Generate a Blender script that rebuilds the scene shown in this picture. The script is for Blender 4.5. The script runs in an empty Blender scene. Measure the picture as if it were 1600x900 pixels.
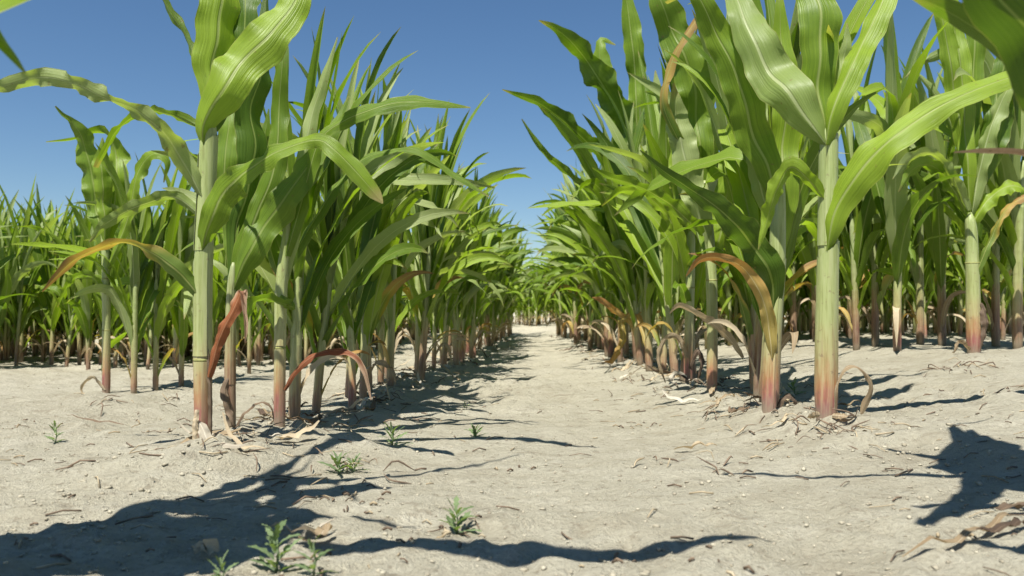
import bpy, math, random
import numpy as np
from mathutils import Vector, Matrix

random.seed(7)
rng = np.random.default_rng(7)
C = bpy.context.scene.collection
SC = bpy.context.scene

# ------------------------------------------------------------------ camera, light, exposure
U = 0.18                      # camera height above the path; the field is measured in it
F = 1300.0                    # focal length in pixels of the 1600-wide photograph
PITCH = math.atan(33 / F)     # the horizon lies a little below the middle
cam_d = bpy.data.cameras.new('camera')
cam_d.sensor_width = 36.0
cam_d.lens = 36.0 * F / 1600
cam_d.clip_start = 0.01
cam_d.clip_end = 3000
cam_d.dof.use_dof = True
cam_d.dof.focus_distance = 1.15
cam_d.dof.aperture_fstop = 11.0
cam = bpy.data.objects.new('camera', cam_d)
C.objects.link(cam)
cam.location = (0, 0, U)
cam.rotation_euler = (math.pi / 2 + PITCH, 0, 0)
SC.camera = cam

SUN_EL = math.radians(62)
SH_AZ = math.radians(25)      # shadows run away from the camera and a little to the right
TO_SUN = Vector((-math.sin(SH_AZ) * math.cos(SUN_EL), -math.cos(SH_AZ) * math.cos(SUN_EL), math.sin(SUN_EL)))
sun_d = bpy.data.lights.new('sun', 'SUN')
sun_d.energy = 5.0
sun_d.angle = math.radians(0.5)
sun_d.color = (1.0, 0.965, 0.88)
sun = bpy.data.objects.new('sun', sun_d)
C.objects.link(sun)
sun.location = TO_SUN * 20
sun.rotation_euler = (-TO_SUN).to_track_quat('-Z', 'Y').to_euler()

world = bpy.data.worlds.new('World')
SC.world = world
world.use_nodes = True
wn = world.node_tree
for n in list(wn.nodes):
    wn.nodes.remove(n)
sky = wn.nodes.new('ShaderNodeTexSky')
sky.sky_type = 'NISHITA'
sky.sun_disc = False
sky.sun_elevation = SUN_EL
sky.sun_rotation = math.atan2(TO_SUN.x, TO_SUN.y)
sky.altitude = 0
sky.air_density = 1.0
sky.dust_density = 0.0
sky.ozone_density = 4.0
bg = wn.nodes.new('ShaderNodeBackground')
bg.inputs['Strength'].default_value = 0.057
wo = wn.nodes.new('ShaderNodeOutputWorld')
hs = wn.nodes.new('ShaderNodeHueSaturation')
hs.inputs['Saturation'].default_value = 1.12
wn.links.new(sky.outputs[0], hs.inputs['Color'])
wn.links.new(hs.outputs[0], bg.inputs['Color'])
wn.links.new(bg.outputs[0], wo.inputs['Surface'])

SC.view_settings.view_transform = 'Standard'
SC.view_settings.look = 'None'
SC.view_settings.exposure = 0.84
SC.view_settings.gamma = 1.0
SC.view_settings.use_curve_mapping = False
SC.render.engine = 'CYCLES'
SC.cycles.max_bounces = 8
SC.cycles.transparent_max_bounces = 4

# ------------------------------------------------------------------ numbers
CP, SP = math.cos(PITCH), math.sin(PITCH)


def ray(px, py):
    a, v = (px - 800) / F, -(py - 450) / F
    return np.array([a, CP - v * SP, SP + v * CP])


def at(px, py, Y):
    """The point at distance Y (metres ahead) that the camera sees at pixel (px, py)."""
    d = ray(px, py)
    return np.array([0, 0, U]) + d * (Y / d[1])


def sstep(x, a, b):
    t = np.clip((x - a) / (b - a), 0, 1)
    return t * t * (3 - 2 * t)


def vnoise(x, y, seed=0):
    xi, yi = np.floor(x), np.floor(y)
    fx, fy = x - xi, y - yi
    fx, fy = fx * fx * (3 - 2 * fx), fy * fy * (3 - 2 * fy)

    def hsh(i, j):
        s = np.sin(i * 127.1 + j * 311.7 + seed * 74.7) * 43758.5453
        return s - np.floor(s)
    a, b, c, d = hsh(xi, yi), hsh(xi + 1, yi), hsh(xi, yi + 1), hsh(xi + 1, yi + 1)
    return (a + (b - a) * fx) * (1 - fy) + (c + (d - c) * fx) * fy - 0.5


def base_height(x, y):
    """The lie of the land: it climbs to the right of the path and sinks a touch to the left."""
    X = x / U
    return U * (0.47 * sstep(X, 0.6, 6.6) - 0.09 * sstep(-X, 2.0, 8.0))


ROW_L_PX = [(318, 700), (362, 686), (437, 662), (530, 640), (600, 612), (660, 590), (720, 560), (765, 537), (792, 521)]
ROW_R_PX = [(1291, 652), (1206, 636), (1150, 620), (1110, 606), (1050, 587), (1000, 568), (950, 551), (905, 534), (872, 524)]


def ground(px, py, extra=0.0):
    """Where the ray through a pixel meets the land."""
    d = ray(px, py)
    t = 0.3
    for _ in range(60):
        p = np.array([0, 0, U]) + d * t
        g = float(base_height(np.array(p[0]), np.array(p[1]))) + extra
        if d[2] > -1e-4:
            break
        t = t + (p[2] - g) / -d[2] * 0.7
    return np.array([0, 0, U]) + d * t


ROW_L = np.array([ground(*p, 0.06 * U) for p in ROW_L_PX])
ROW_R = np.array([ground(*p, 0.06 * U) for p in ROW_R_PX])


MOUNDS = [(*ground(px, py, 0.12 * U)[:2], ms) for px, py, ms in ((318, 702, .42), (362, 690, .34), (437, 664, .34), (1291, 654, .42), (1205, 640, .40), (1112, 608, .36), (1004, 570, .4), (1520, 550, .5), (166, 614, .4),
                                                       (480, 668, .3), (545, 680, .36), (400, 700, .3), (585, 640, .35), (1150, 625, .36), (1060, 600, .36))]


def row_x(row, y):
    return np.interp(y, row[:, 1], row[:, 0])


def height(x, y):
    x = np.asarray(x, float)
    y = np.asarray(y, float)
    z = base_height(x, y)
    for row in (ROW_L, ROW_R):                      # plants stand on low, crumbly ridges
        dx = (x - row_x(row, y)) / U
        m = np.exp(-(dx / 0.55) ** 2) * (y > row[0, 1] - 1.0 * U)
        z = z + m * U * (0.035 + 0.10 * np.abs(vnoise(x * 22, y * 22, 5)))
    rough = 0.5 + 0.9 * sstep(vnoise(x * 3.1, y * 3.1, 9), -0.1, 0.4)
    z = z + 0.012 * vnoise(x * 4.3, y * 4.3, 1) + 0.012 * vnoise(x * 13, y * 13, 2) * rough
    clod = vnoise(x * 38, y * 38, 3)
    z = z + 0.0125 * np.maximum(clod, 0.0) * rough + 0.0065 * vnoise(x * 88, y * 88, 4) * rough - 0.009 * np.maximum(vnoise(x * 52, y * 60, 14) - 0.26, 0)
    z = z + 0.008 * np.maximum(vnoise(x * 9 + 3, y * 27, 21), 0) * rough - 0.006 * np.exp(-(vnoise(x * 6, y * 15, 22) / 0.035) ** 2) * sstep(vnoise(x * 2, y * 2, 23), -0.05, 0.3)
    for mx, my, ms in MOUNDS:
        dd = np.hypot(x - mx, y - my) / (ms * U)
        near = dd < 2.5
        if np.any(near):
            z = z + np.where(near, U * 0.085 * ms / 0.35 * np.exp(-dd ** 2 * 1.6) * (0.7 + 0.9 * vnoise(x * 55, y * 55, 31)), 0)
    far = sstep(np.abs(x) + np.abs(y), 10, 25)
    return z * (1 - far) + base_height(x, y) * far


def hz(x, y):
    return float(height(np.array([x]), np.array([y]))[0])


# ------------------------------------------------------------------ materials
def mat_new(name):
    m = bpy.data.materials.new(name)
    m.use_nodes = True
    nt = m.node_tree
    for n in list(nt.nodes):
        nt.nodes.remove(n)
    return m, nt


def N(nt, t, **kw):
    n = nt.nodes.new(t)
    for k, v in kw.items():
        if k in n.inputs:
            n.inputs[k].default_value = v
        else:
            setattr(n, k, v)
    return n


def L(nt, a, b):
    nt.links.new(a, b)


def math_n(nt, op, a, b=None, clamp=False):
    n = nt.nodes.new('ShaderNodeMath')
    n.operation = op
    n.use_clamp = clamp
    for i, v in enumerate((a, b)):
        if v is None:
            continue
        if isinstance(v, (int, float)):
            n.inputs[i].default_value = v
        else:
            nt.links.new(v, n.inputs[i])
    return n.outputs[0]


def mix_c(nt, f, a, b, blend='MIX'):
    n = nt.nodes.new('ShaderNodeMix')
    n.data_type = 'RGBA'
    n.blend_type = blend
    for sock, v in ((n.inputs[0], f), (n.inputs[6], a), (n.inputs[7], b)):
        if isinstance(v, (int, float)):
            sock.default_value = v
        elif isinstance(v, tuple):
            sock.default_value = (*v, 1)
        else:
            nt.links.new(v, sock)
    return n.outputs[2]


def ramp(nt, f, stops):
    n = nt.nodes.new('ShaderNodeValToRGB')
    e = n.color_ramp.elements
    while len(e) < len(stops):
        e.new(0.5)
    for el, (p, c) in zip(e, stops):
        el.position = p
        el.color = (*c, 1)
    nt.links.new(f, n.inputs[0])
    return n.outputs[0]


def map_range(nt, v, a, b, c=0.0, d=1.0):
    n = nt.nodes.new('ShaderNodeMapRange')
    n.interpolation_type = 'SMOOTHSTEP'
    for i, x in zip((1, 2, 3, 4), (a, b, c, d)):
        n.inputs[i].default_value = x
    nt.links.new(v, n.inputs[0])
    return n.outputs[0]


def noise(nt, vec, scale, detail=3.0, rough=0.6):
    n = nt.nodes.new('ShaderNodeTexNoise')
    n.inputs['Scale'].default_value = scale
    n.inputs['Detail'].default_value = detail
    n.inputs['Roughness'].default_value = rough
    if vec is not None:
        nt.links.new(vec, n.inputs['Vector'])
    return n.outputs['Fac']


def leaf_material(name, lo, hi, rib, aged=None, transl=0.40, trans_tint=(1.35, 1.5, 0.35), rough=0.43, tip=None):
    m, nt = mat_new(name)
    uv = N(nt, 'ShaderNodeUVMap')
    sep = N(nt, 'ShaderNodeSeparateXYZ')
    L(nt, uv.outputs[0], sep.inputs[0])
    u, v = sep.outputs[0], sep.outputs[1]
    oi = N(nt, 'ShaderNodeObjectInfo')
    tc = N(nt, 'ShaderNodeTexCoord')
    # long parallel veins
    cmb = N(nt, 'ShaderNodeCombineXYZ')
    L(nt, math_n(nt, 'MULTIPLY', u, 26.0), cmb.inputs[0])
    L(nt, math_n(nt, 'MULTIPLY', v, 1.2), cmb.inputs[1])
    L(nt, math_n(nt, 'MULTIPLY', oi.outputs['Random'], 37.0), cmb.inputs[2])
    veins = noise(nt, cmb.outputs[0], 1.0, 3, 0.65)
    blot = noise(nt, tc.outputs['Object'], 14.0, 4, 0.6)
    f = math_n(nt, 'ADD', math_n(nt, 'MULTIPLY', veins, 0.55), math_n(nt, 'MULTIPLY', blot, 0.5))
    f = math_n(nt, 'ADD', f, math_n(nt, 'MULTIPLY', math_n(nt, 'SUBTRACT', oi.outputs['Random'], 0.5), 0.45))
    f = map_range(nt, f, 0.25, 0.8)
    col = mix_c(nt, f, lo, hi)
    if aged is not None:
        w = math_n(nt, 'ADD', v, math_n(nt, 'MULTIPLY', math_n(nt, 'SUBTRACT', blot, 0.5), 0.5))
        w = math_n(nt, 'ADD', w, math_n(nt, 'MULTIPLY', math_n(nt, 'ABSOLUTE', math_n(nt, 'SUBTRACT', u, 0.5)), 0.35))
        am = map_range(nt, w, aged[0], aged[1])
        old = ramp(nt, w, aged[2])
        col = mix_c(nt, am, col, old)
    if tip is not None:
        w = math_n(nt, 'ADD', v, math_n(nt, 'MULTIPLY', math_n(nt, 'SUBTRACT', blot, 0.5), 0.25))
        col = mix_c(nt, map_range(nt, w, 0.93, 1.02), col, tip)
    d = math_n(nt, 'ABSOLUTE', math_n(nt, 'SUBTRACT', u, 0.5))
    ribw = math_n(nt, 'ADD', math_n(nt, 'MULTIPLY', math_n(nt, 'SUBTRACT', 1.0, v), 0.045), 0.018)
    ribm = math_n(nt, 'SUBTRACT', 1.0, math_n(nt, 'DIVIDE', d, ribw), True)
    ribm = map_range(nt, ribm, 0.0, 0.6)
    col = mix_c(nt, math_n(nt, 'MULTIPLY', ribm, 0.8), col, rib)
    spots = map_range(nt, noise(nt, tc.outputs['Object'], 130, 2, 0.5), 0.70, 0.76)
    col = mix_c(nt, math_n(nt, 'MULTIPLY', spots, 0.55), col, (0.20, 0.14, 0.05))
    rim = map_range(nt, d, 0.475, 0.5)
    col = mix_c(nt, math_n(nt, 'MULTIPLY', rim, 0.45), col, (0.34, 0.30, 0.11))
    bsdf = N(nt, 'ShaderNodeBsdfPrincipled', Roughness=rough)
    bsdf.inputs['Specular IOR Level'].default_value = 0.4
    L(nt, col, bsdf.inputs['Base Color'])
    bmp = N(nt, 'ShaderNodeBump', Strength=0.6, Distance=0.002)
    hgt = math_n(nt, 'ADD', veins, math_n(nt, 'MULTIPLY', ribm, 0.6))
    L(nt, hgt, bmp.inputs['Height'])
    L(nt, bmp.outputs[0], bsdf.inputs['Normal'])
    tr = N(nt, 'ShaderNodeBsdfTranslucent')
    L(nt, mix_c(nt, 1.0, col, trans_tint, 'MULTIPLY'), tr.inputs['Color'])
    mx = N(nt, 'ShaderNodeMixShader')
    mx.inputs[0].default_value = transl
    L(nt, bsdf.outputs[0], mx.inputs[1])
    L(nt, tr.outputs[0], mx.inputs[2])
    out = N(nt, 'ShaderNodeOutputMaterial')
    L(nt, mx.outputs[0], out.inputs['Surface'])
    return m


OLD = [(0.0, (0.36, 0.33, 0.05)), (0.45, (0.42, 0.33, 0.08)), (0.72, (0.40, 0.26, 0.08)), (1.0, (0.24, 0.13, 0.06))]
M_LEAF = leaf_material('maize_leaf', (0.11, 0.185, 0.012), (0.255, 0.36, 0.032), (0.33, 0.38, 0.14), tip=(0.30, 0.26, 0.10))
M_PALE = leaf_material('maize_leaf_pale', (0.22, 0.29, 0.08), (0.33, 0.39, 0.16), (0.46, 0.50, 0.28), tip=(0.35, 0.30, 0.12))  # paler green, lightened so its colour also carries broad sunlit highlights
M_DEEP = leaf_material('maize_leaf_deep', (0.07, 0.13, 0.011), (0.175, 0.265, 0.026), (0.27, 0.33, 0.10), tip=(0.28, 0.24, 0.10))
M_YELL = leaf_material('maize_leaf_yellowing', (0.13, 0.20, 0.035), (0.26, 0.32, 0.09), (0.42, 0.42, 0.18),
                       aged=(0.35, 0.62, OLD))
M_ORNG = leaf_material('maize_leaf_orange', (0.36, 0.28, 0.07), (0.52, 0.42, 0.16), (0.60, 0.52, 0.28),
                       aged=(0.30, 0.62, [(0.0, (0.5, 0.42, 0.16)), (0.5, (0.46, 0.31, 0.09)), (1.0, (0.36, 0.19, 0.06))]), transl=0.3,
                       trans_tint=(1.2, 1.0, 0.5), rough=0.6)
M_RED = leaf_material('maize_leaf_red', (0.17, 0.05, 0.022), (0.36, 0.13, 0.05), (0.42, 0.22, 0.12), transl=0.3,
                      aged=(0.62, 0.85, [(0.0, (0.4, 0.2, 0.1)), (1.0, (0.55, 0.38, 0.26))]), trans_tint=(1.2, 0.9, 0.6), rough=0.6)
M_DRY = leaf_material('maize_leaf_dry', (0.30, 0.22, 0.13), (0.58, 0.48, 0.33), (0.62, 0.54, 0.40), transl=0.25,
                      trans_tint=(1.1, 1.0, 0.8), rough=0.7)
M_WHITE = leaf_material('bleached_husk', (0.40, 0.35, 0.27), (0.62, 0.57, 0.47), (0.60, 0.56, 0.46), transl=0.2,
                        trans_tint=(1.1, 1.0, 0.9), rough=0.75)
M_DARKDRY = leaf_material('dark_dead_leaf', (0.07, 0.045, 0.03), (0.20, 0.14, 0.09), (0.24, 0.17, 0.11), transl=0.15,
                          trans_tint=(1.1, 1.0, 0.8), rough=0.7)
M_WEED = leaf_material('weed_leaf', (0.13, 0.19, 0.085), (0.24, 0.32, 0.16), (0.30, 0.35, 0.20), transl=0.3, rough=0.5)


def stalk_material(name, dark=False, tan=False):
    m, nt = mat_new(name)
    tc = N(nt, 'ShaderNodeTexCoord')
    sep = N(nt, 'ShaderNodeSeparateXYZ')
    L(nt, tc.outputs['Object'], sep.inputs[0])
    oi = N(nt, 'ShaderNodeObjectInfo')
    mp = N(nt, 'ShaderNodeMapping')
    mp.inputs['Scale'].default_value = (1, 1, 0.06)
    L(nt, tc.outputs['Object'], mp.inputs[0])
    streak = noise(nt, mp.outputs[0], 260, 3, 0.7)
    blot = noise(nt, tc.outputs['Object'], 38, 4, 0.65)
    z = math_n(nt, 'ADD', sep.outputs[2], math_n(nt, 'MULTIPLY', math_n(nt, 'SUBTRACT', blot, 0.5), 0.07))
    z = math_n(nt, 'ADD', z, math_n(nt, 'MULTIPLY', math_n(nt, 'SUBTRACT', streak, 0.5), 0.05))
    z = math_n(nt, 'ADD', z, math_n(nt, 'MULTIPLY', math_n(nt, 'SUBTRACT', oi.outputs['Random'], 0.5), 0.03))
    f = map_range(nt, z, -0.01, 0.24)
    f.node.interpolation_type = 'LINEAR'
    if dark:
        st = [(0.0, (0.10, 0.05, 0.035)), (0.25, (0.16, 0.06, 0.045)), (0.42, (0.24, 0.13, 0.06)), (0.62, (0.22, 0.22, 0.08)), (1.0, (0.22, 0.27, 0.10))]
    elif tan:
        st = [(0.0, (0.15, 0.09, 0.06)), (0.14, (0.25, 0.11, 0.07)), (0.28, (0.34, 0.26, 0.12)), (0.5, (0.28, 0.29, 0.11)), (1.0, (0.24, 0.30, 0.095))]
    else:
        st = [(0.0, (0.17, 0.075, 0.06)), (0.10, (0.26, 0.06, 0.07)), (0.22, (0.34, 0.15, 0.07)), (0.36, (0.35, 0.29, 0.13)), (0.58, (0.30, 0.33, 0.125)), (1.0, (0.26, 0.32, 0.105))]
    col = ramp(nt, f, st)
    col = mix_c(nt, map_range(nt, streak, 0.35, 0.7, 0.0, 0.35), col, (0.46, 0.46, 0.28))
    col = mix_c(nt, map_range(nt, streak, 0.48, 0.30, 0.0, 0.5), col, (0.17, 0.17, 0.06))
    stain = map_range(nt, noise(nt, mp.outputs[0], 70, 4, 0.7), 0.52, 0.66)
    col = mix_c(nt, math_n(nt, 'MULTIPLY', stain, map_range(nt, sep.outputs[2], 0.16, 0.03, 0.12, 0.8)), col, (0.21, 0.13, 0.075))
    dirt = map_range(nt, math_n(nt, 'ADD', sep.outputs[2], math_n(nt, 'MULTIPLY', blot, 0.03)), 0.038, 0.014)
    col = mix_c(nt, math_n(nt, 'MULTIPLY', dirt, 0.65), col, (0.26, 0.22, 0.16))
    spot = map_range(nt, noise(nt, tc.outputs['Object'], 120, 2, 0.6), 0.64, 0.74)
    col = mix_c(nt, math_n(nt, 'MULTIPLY', spot, 0.5), col, (0.16, 0.10, 0.06))
    bsdf = N(nt, 'ShaderNodeBsdfPrincipled', Roughness=0.48)
    L(nt, col, bsdf.inputs['Base Color'])
    bmp = N(nt, 'ShaderNodeBump', Strength=0.3, Distance=0.001)
    L(nt, streak, bmp.inputs['Height'])
    L(nt, bmp.outputs[0], bsdf.inputs['Normal'])
    out = N(nt, 'ShaderNodeOutputMaterial')
    L(nt, bsdf.outputs[0], out.inputs['Surface'])
    return m


M_STALK = stalk_material('maize_stalk')
M_STALK_DARK = stalk_material('maize_stalk_reddish', dark=True)
M_STALK_TAN = stalk_material('maize_stalk_tan', tan=True)


def plain(name, a, b, rough=0.9, scale=60):
    m, nt = mat_new(name)
    tc = N(nt, 'ShaderNodeTexCoord')
    f = map_range(nt, noise(nt, tc.outputs['Object'], scale, 4, 0.65), 0.3, 0.7)
    bsdf = N(nt, 'ShaderNodeBsdfPrincipled', Roughness=rough)
    bsdf.inputs['Specular IOR Level'].default_value = 0.2
    L(nt, mix_c(nt, f, a, b), bsdf.inputs['Base Color'])
    out = N(nt, 'ShaderNodeOutputMaterial')
    L(nt, bsdf.outputs[0], out.inputs['Surface'])
    return m


M_RING = plain('node_ring', (0.20, 0.19, 0.07), (0.29, 0.30, 0.11), 0.7, 150)
M_STRAW = plain('straw', (0.26, 0.20, 0.12), (0.42, 0.35, 0.24), 0.7)
M_TWIG = plain('dark_straw', (0.09, 0.065, 0.045), (0.22, 0.16, 0.11), 0.8)


def soil_material():
    m, nt = mat_new('sandy_soil')
    tc = N(nt, 'ShaderNodeTexCoord')
    P = tc.outputs['Object']
    mp = N(nt, 'ShaderNodeMapping')
    mp.inputs['Scale'].default_value = (0.6, 1.0, 1.0)
    L(nt, P, mp.inputs[0])
    big = noise(nt, mp.outputs[0], 3.2, 4, 0.6)
    mid = noise(nt, mp.outputs[0], 26, 5, 0.65)
    fine = noise(nt, P, 210, 4, 0.75)
    grain = noise(nt, P, 900, 2, 0.8)
    f = math_n(nt, 'ADD', math_n(nt, 'MULTIPLY', big, 0.45), math_n(nt, 'MULTIPLY', mid, 0.55))
    col = ramp(nt, f, [(0.36, (0.42, 0.38, 0.285)), (0.49, (0.52, 0.485, 0.375)), (0.62, (0.58, 0.545, 0.435))])
    col = mix_c(nt, map_range(nt, fine, 0.34, 0.62, 0.0, 0.9), mix_c(nt, 0.5, col, (0.34, 0.30, 0.225)), col)
    col = mix_c(nt, math_n(nt, 'MULTIPLY', map_range(nt, grain, 0.62, 0.75), 0.5), col, (0.54, 0.52, 0.45))
    col = mix_c(nt, math_n(nt, 'MULTIPLY', map_range(nt, grain, 0.36, 0.26), 0.45), col, (0.16, 0.125, 0.09))
    dk = map_range(nt, noise(nt, P, 62, 4, 0.65), 0.58, 0.67)
    col = mix_c(nt, math_n(nt, 'MULTIPLY', dk, 0.5), col, (0.24, 0.20, 0.145))  # dark specks; also paints the shade of pits where relief shows weakly
    mp2 = N(nt, 'ShaderNodeMapping')
    mp2.inputs['Scale'].default_value = (0.45, 1.5, 1.0)
    L(nt, P, mp2.inputs[0])
    st2 = map_range(nt, noise(nt, mp2.outputs[0], 30, 5, 0.72), 0.56, 0.66)
    col = mix_c(nt, math_n(nt, 'MULTIPLY', st2, 0.55), col, (0.29, 0.25, 0.185))
    bsdf = N(nt, 'ShaderNodeBsdfPrincipled', Roughness=0.95)
    bsdf.inputs['Specular IOR Level'].default_value = 0.12
    L(nt, col, bsdf.inputs['Base Color'])
    h = math_n(nt, 'ADD', math_n(nt, 'MULTIPLY', fine, 0.6), math_n(nt, 'MULTIPLY', grain, 0.25))
    h = math_n(nt, 'ADD', h, math_n(nt, 'MULTIPLY', mid, 1.0))
    bmp = N(nt, 'ShaderNodeBump', Strength=1.0, Distance=0.012)
    L(nt, h, bmp.inputs['Height'])
    L(nt, bmp.outputs[0], bsdf.inputs['Normal'])
    out = N(nt, 'ShaderNodeOutputMaterial')
    L(nt, bsdf.outputs[0], out.inputs['Surface'])
    return m


M_SOIL = soil_material()
M_CRUMB = plain('soil_crumb', (0.24, 0.21, 0.155), (0.42, 0.385, 0.295), 0.95, 90)


# ------------------------------------------------------------------ mesh helpers
class Geo:
    """Collects vertices, faces, uvs and material slots for ONE mesh."""

    def __init__(self):
        self.v, self.f, self.uv, self.mi, self.n = [], [], [], [], 0

    def add(self, verts, faces, uvs, slot=0):
        self.v.append(np.asarray(verts, float))
        self.f.extend([tuple(i + self.n for i in q) for q in faces])
        self.uv.append(np.asarray(uvs, float))
        self.mi.extend([slot] * len(faces))
        self.n += len(verts)

    def mesh(self, name, mats):
        me = bpy.data.meshes.new(name)
        V = np.concatenate(self.v)
        UV = np.concatenate(self.uv)
        me.from_pydata(V.tolist(), [], self.f)
        for m in mats:
            me.materials.append(m)
        me.polygons.foreach_set('material_index', self.mi)
        me.polygons.foreach_set('use_smooth', [True] * len(self.f))
        lay = me.uv_layers.new(name='UVMap')
        idx = np.empty(len(me.loops), np.int32)
        me.loops.foreach_get('vertex_index', idx)
        lay.data.foreach_set('uv', UV[idx].ravel())
        me.update()
        return me


def link(name, me, parent=None):
    o = bpy.data.objects.new(name, me)
    C.objects.link(o)
    if parent is not None:
        o.parent = parent
    return o


def tag(o, label=None, cat=None, group=None, kind=None):
    for k, v in (('label', label), ('category', cat), ('group', group), ('kind', kind)):
        if v:
            o[k] = v
    return o


def thing(name, loc, label, cat, group=None, rz=0.0, sc=1.0):
    o = bpy.data.objects.new(name, None)
    C.objects.link(o)
    o.empty_display_size = 0.05
    o.location = loc
    o.rotation_euler = (0, 0, rz)
    o.scale = (sc, sc, sc)
    return tag(o, label, cat, group)


def spline(P, n):
    """Catmull-Rom through the rows of P, resampled evenly to n rows (all columns alike)."""
    P = np.asarray(P, float)
    if len(P) == 2:
        P = np.vstack([P[0], P.mean(0), P[1]])
    E = np.vstack([2 * P[0] - P[1], P, 2 * P[-1] - P[-2]])
    out = []
    for i in range(len(P) - 1):
        p0, p1, p2, p3 = E[i:i + 4]
        for t in np.linspace(0, 1, 10, endpoint=False):
            out.append(0.5 * (2 * p1 + (p2 - p0) * t + (2 * p0 - 5 * p1 + 4 * p2 - p3) * t * t + (3 * p1 - p0 - 3 * p2 + p3) * t ** 3))
    out.append(P[-1])
    out = np.array(out)
    s = np.concatenate([[0], np.cumsum(np.linalg.norm(np.diff(out[:, :3], axis=0), axis=1))])
    q = np.linspace(0, s[-1], n)
    return np.stack([np.interp(q, s, out[:, k]) for k in range(out.shape[1])], 1)


def unit(a):
    return a / np.maximum(np.linalg.norm(a, axis=-1, keepdims=True), 1e-9)


def blade(g, ctr, width, wdir, nrm, across=4, fold=0.3, cup=0.9, wave=0.0, wfreq=7.0, phase=0.0, slot=0):
    """A leaf blade round a centre line: V fold about the midrib, cupped round the stalk at its base, wavy edges."""
    n = len(ctr)
    s = np.linspace(0, 1, n)
    us = np.linspace(-1, 1, across + 1)
    fo = fold + cup * np.exp(-s * 9)
    V = np.zeros((n, across + 1, 3))
    UV = np.zeros((n, across + 1, 2))
    grow = np.clip(s * 4, 0, 1) * np.clip((1 - s) * 3, 0, 1)
    ph = phase * 3.1 + n
    rag = 1 + 0.05 * np.sin(s * 31 + ph) + 0.04 * np.sin(s * 53 + ph * 2)
    for j, u in enumerate(us):
        a = np.abs(u)
        side = 0.0 if u < 0 else 1.9
        wv = wave * width * grow * a ** 2 * (np.sin(wfreq * 6.283 * s + phase + side) + 0.5 * np.sin(wfreq * 2.3 * 6.283 * s + phase * 2 + side))
        edge = rag if u < 0 else rag[::-1]
        V[:, j] = ctr + wdir * (u * width / 2 * np.cos(fo) * edge)[:, None] + nrm * (a * width / 2 * np.sin(fo) + wv)[:, None]
        UV[:, j, 0] = u * 0.5 + 0.5
        UV[:, j, 1] = s
    k = across + 1
    faces = [(i * k + j, i * k + j + 1, (i + 1) * k + j + 1, (i + 1) * k + j) for i in range(n - 1) for j in range(across)]
    g.add(V.reshape(-1, 3), faces, UV.reshape(-1, 2), slot)


def tube(g, ctr, rad, sides=10, slot=0, cap=True):
    ctr = np.asarray(ctr, float)
    n = len(ctr)
    rad = np.broadcast_to(np.asarray(rad, float), (n,))
    t = unit(np.gradient(ctr, axis=0))
    ref = np.array([0.0, 1, 0]) if abs(t[n // 2][1]) < 0.8 else np.array([1.0, 0, 0])
    a = unit(np.cross(t, ref))
    b = np.cross(t, a)
    ang = np.linspace(0, 2 * math.pi, sides, endpoint=False)
    V = ctr[:, None] + rad[:, None, None] * (np.cos(ang)[None, :, None] * a[:, None] + np.sin(ang)[None, :, None] * b[:, None])
    UV = np.zeros((n, sides, 2))
    UV[..., 0] = ang / 6.2832
    UV[..., 1] = np.linspace(0, 1, n)[:, None]
    faces = [(i * sides + j, i * sides + (j + 1) % sides, (i + 1) * sides + (j + 1) % sides, (i + 1) * sides + j) for i in range(n - 1) for j in range(sides)]
    if cap:
        faces.append(tuple(range((n - 1) * sides, n * sides)))
        faces.append(tuple(range(sides - 1, -1, -1)))
    g.add(V.reshape(-1, 3), faces, UV.reshape(-1, 2), slot)


def width_profile(s, W, base=0.55):
    rise = base + (1 - base) * np.clip(s / 0.32, 0, 1) ** 0.8
    return W * rise * np.clip(1 - s ** 2.6, 0, 1) ** 0.8 + 0.0006


def leaf_path(z0, az, th0, th1, length, n, bend=1.4, twist=0.0, r0=0.01, side=0.0, kink=None):
    """Centre line of a leaf that leaves the stalk at angle th0 from the vertical and arches to th1."""
    s = np.linspace(0, 1, n)
    th = th0 + (th1 - th0) * s ** bend
    if kink:
        th = np.minimum(th + kink[1] * sstep(s, kink[0] - 0.08, kink[0] + 0.08), 2.9)
    azs = az + side * s ** 1.5
    d = np.stack([np.sin(th) * np.cos(azs), np.sin(th) * np.sin(azs), np.cos(th)], 1)
    ds = length / (n - 1)
    p = np.array([r0 * math.cos(az), r0 * math.sin(az), z0]) + np.concatenate([[np.zeros(3)], np.cumsum((d[1:] + d[:-1]) / 2 * ds, 0)])
    t = unit(d)
    w = np.stack([-np.sin(azs), np.cos(azs), 0 * azs], 1)
    w = unit(w - t * (w * t).sum(1, keepdims=True))
    nr = np.cross(t, w)           # towards the stalk and the sky
    nr = nr * np.where((nr * np.stack([-np.cos(azs), -np.sin(azs), 0.6 + 0 * azs], 1)).sum(1, keepdims=True) < 0, -1, 1)
    a = (twist * s ** 1.2)[:, None]
    return p, w * np.cos(a) + nr * np.sin(a), nr * np.cos(a) - w * np.sin(a)


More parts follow.
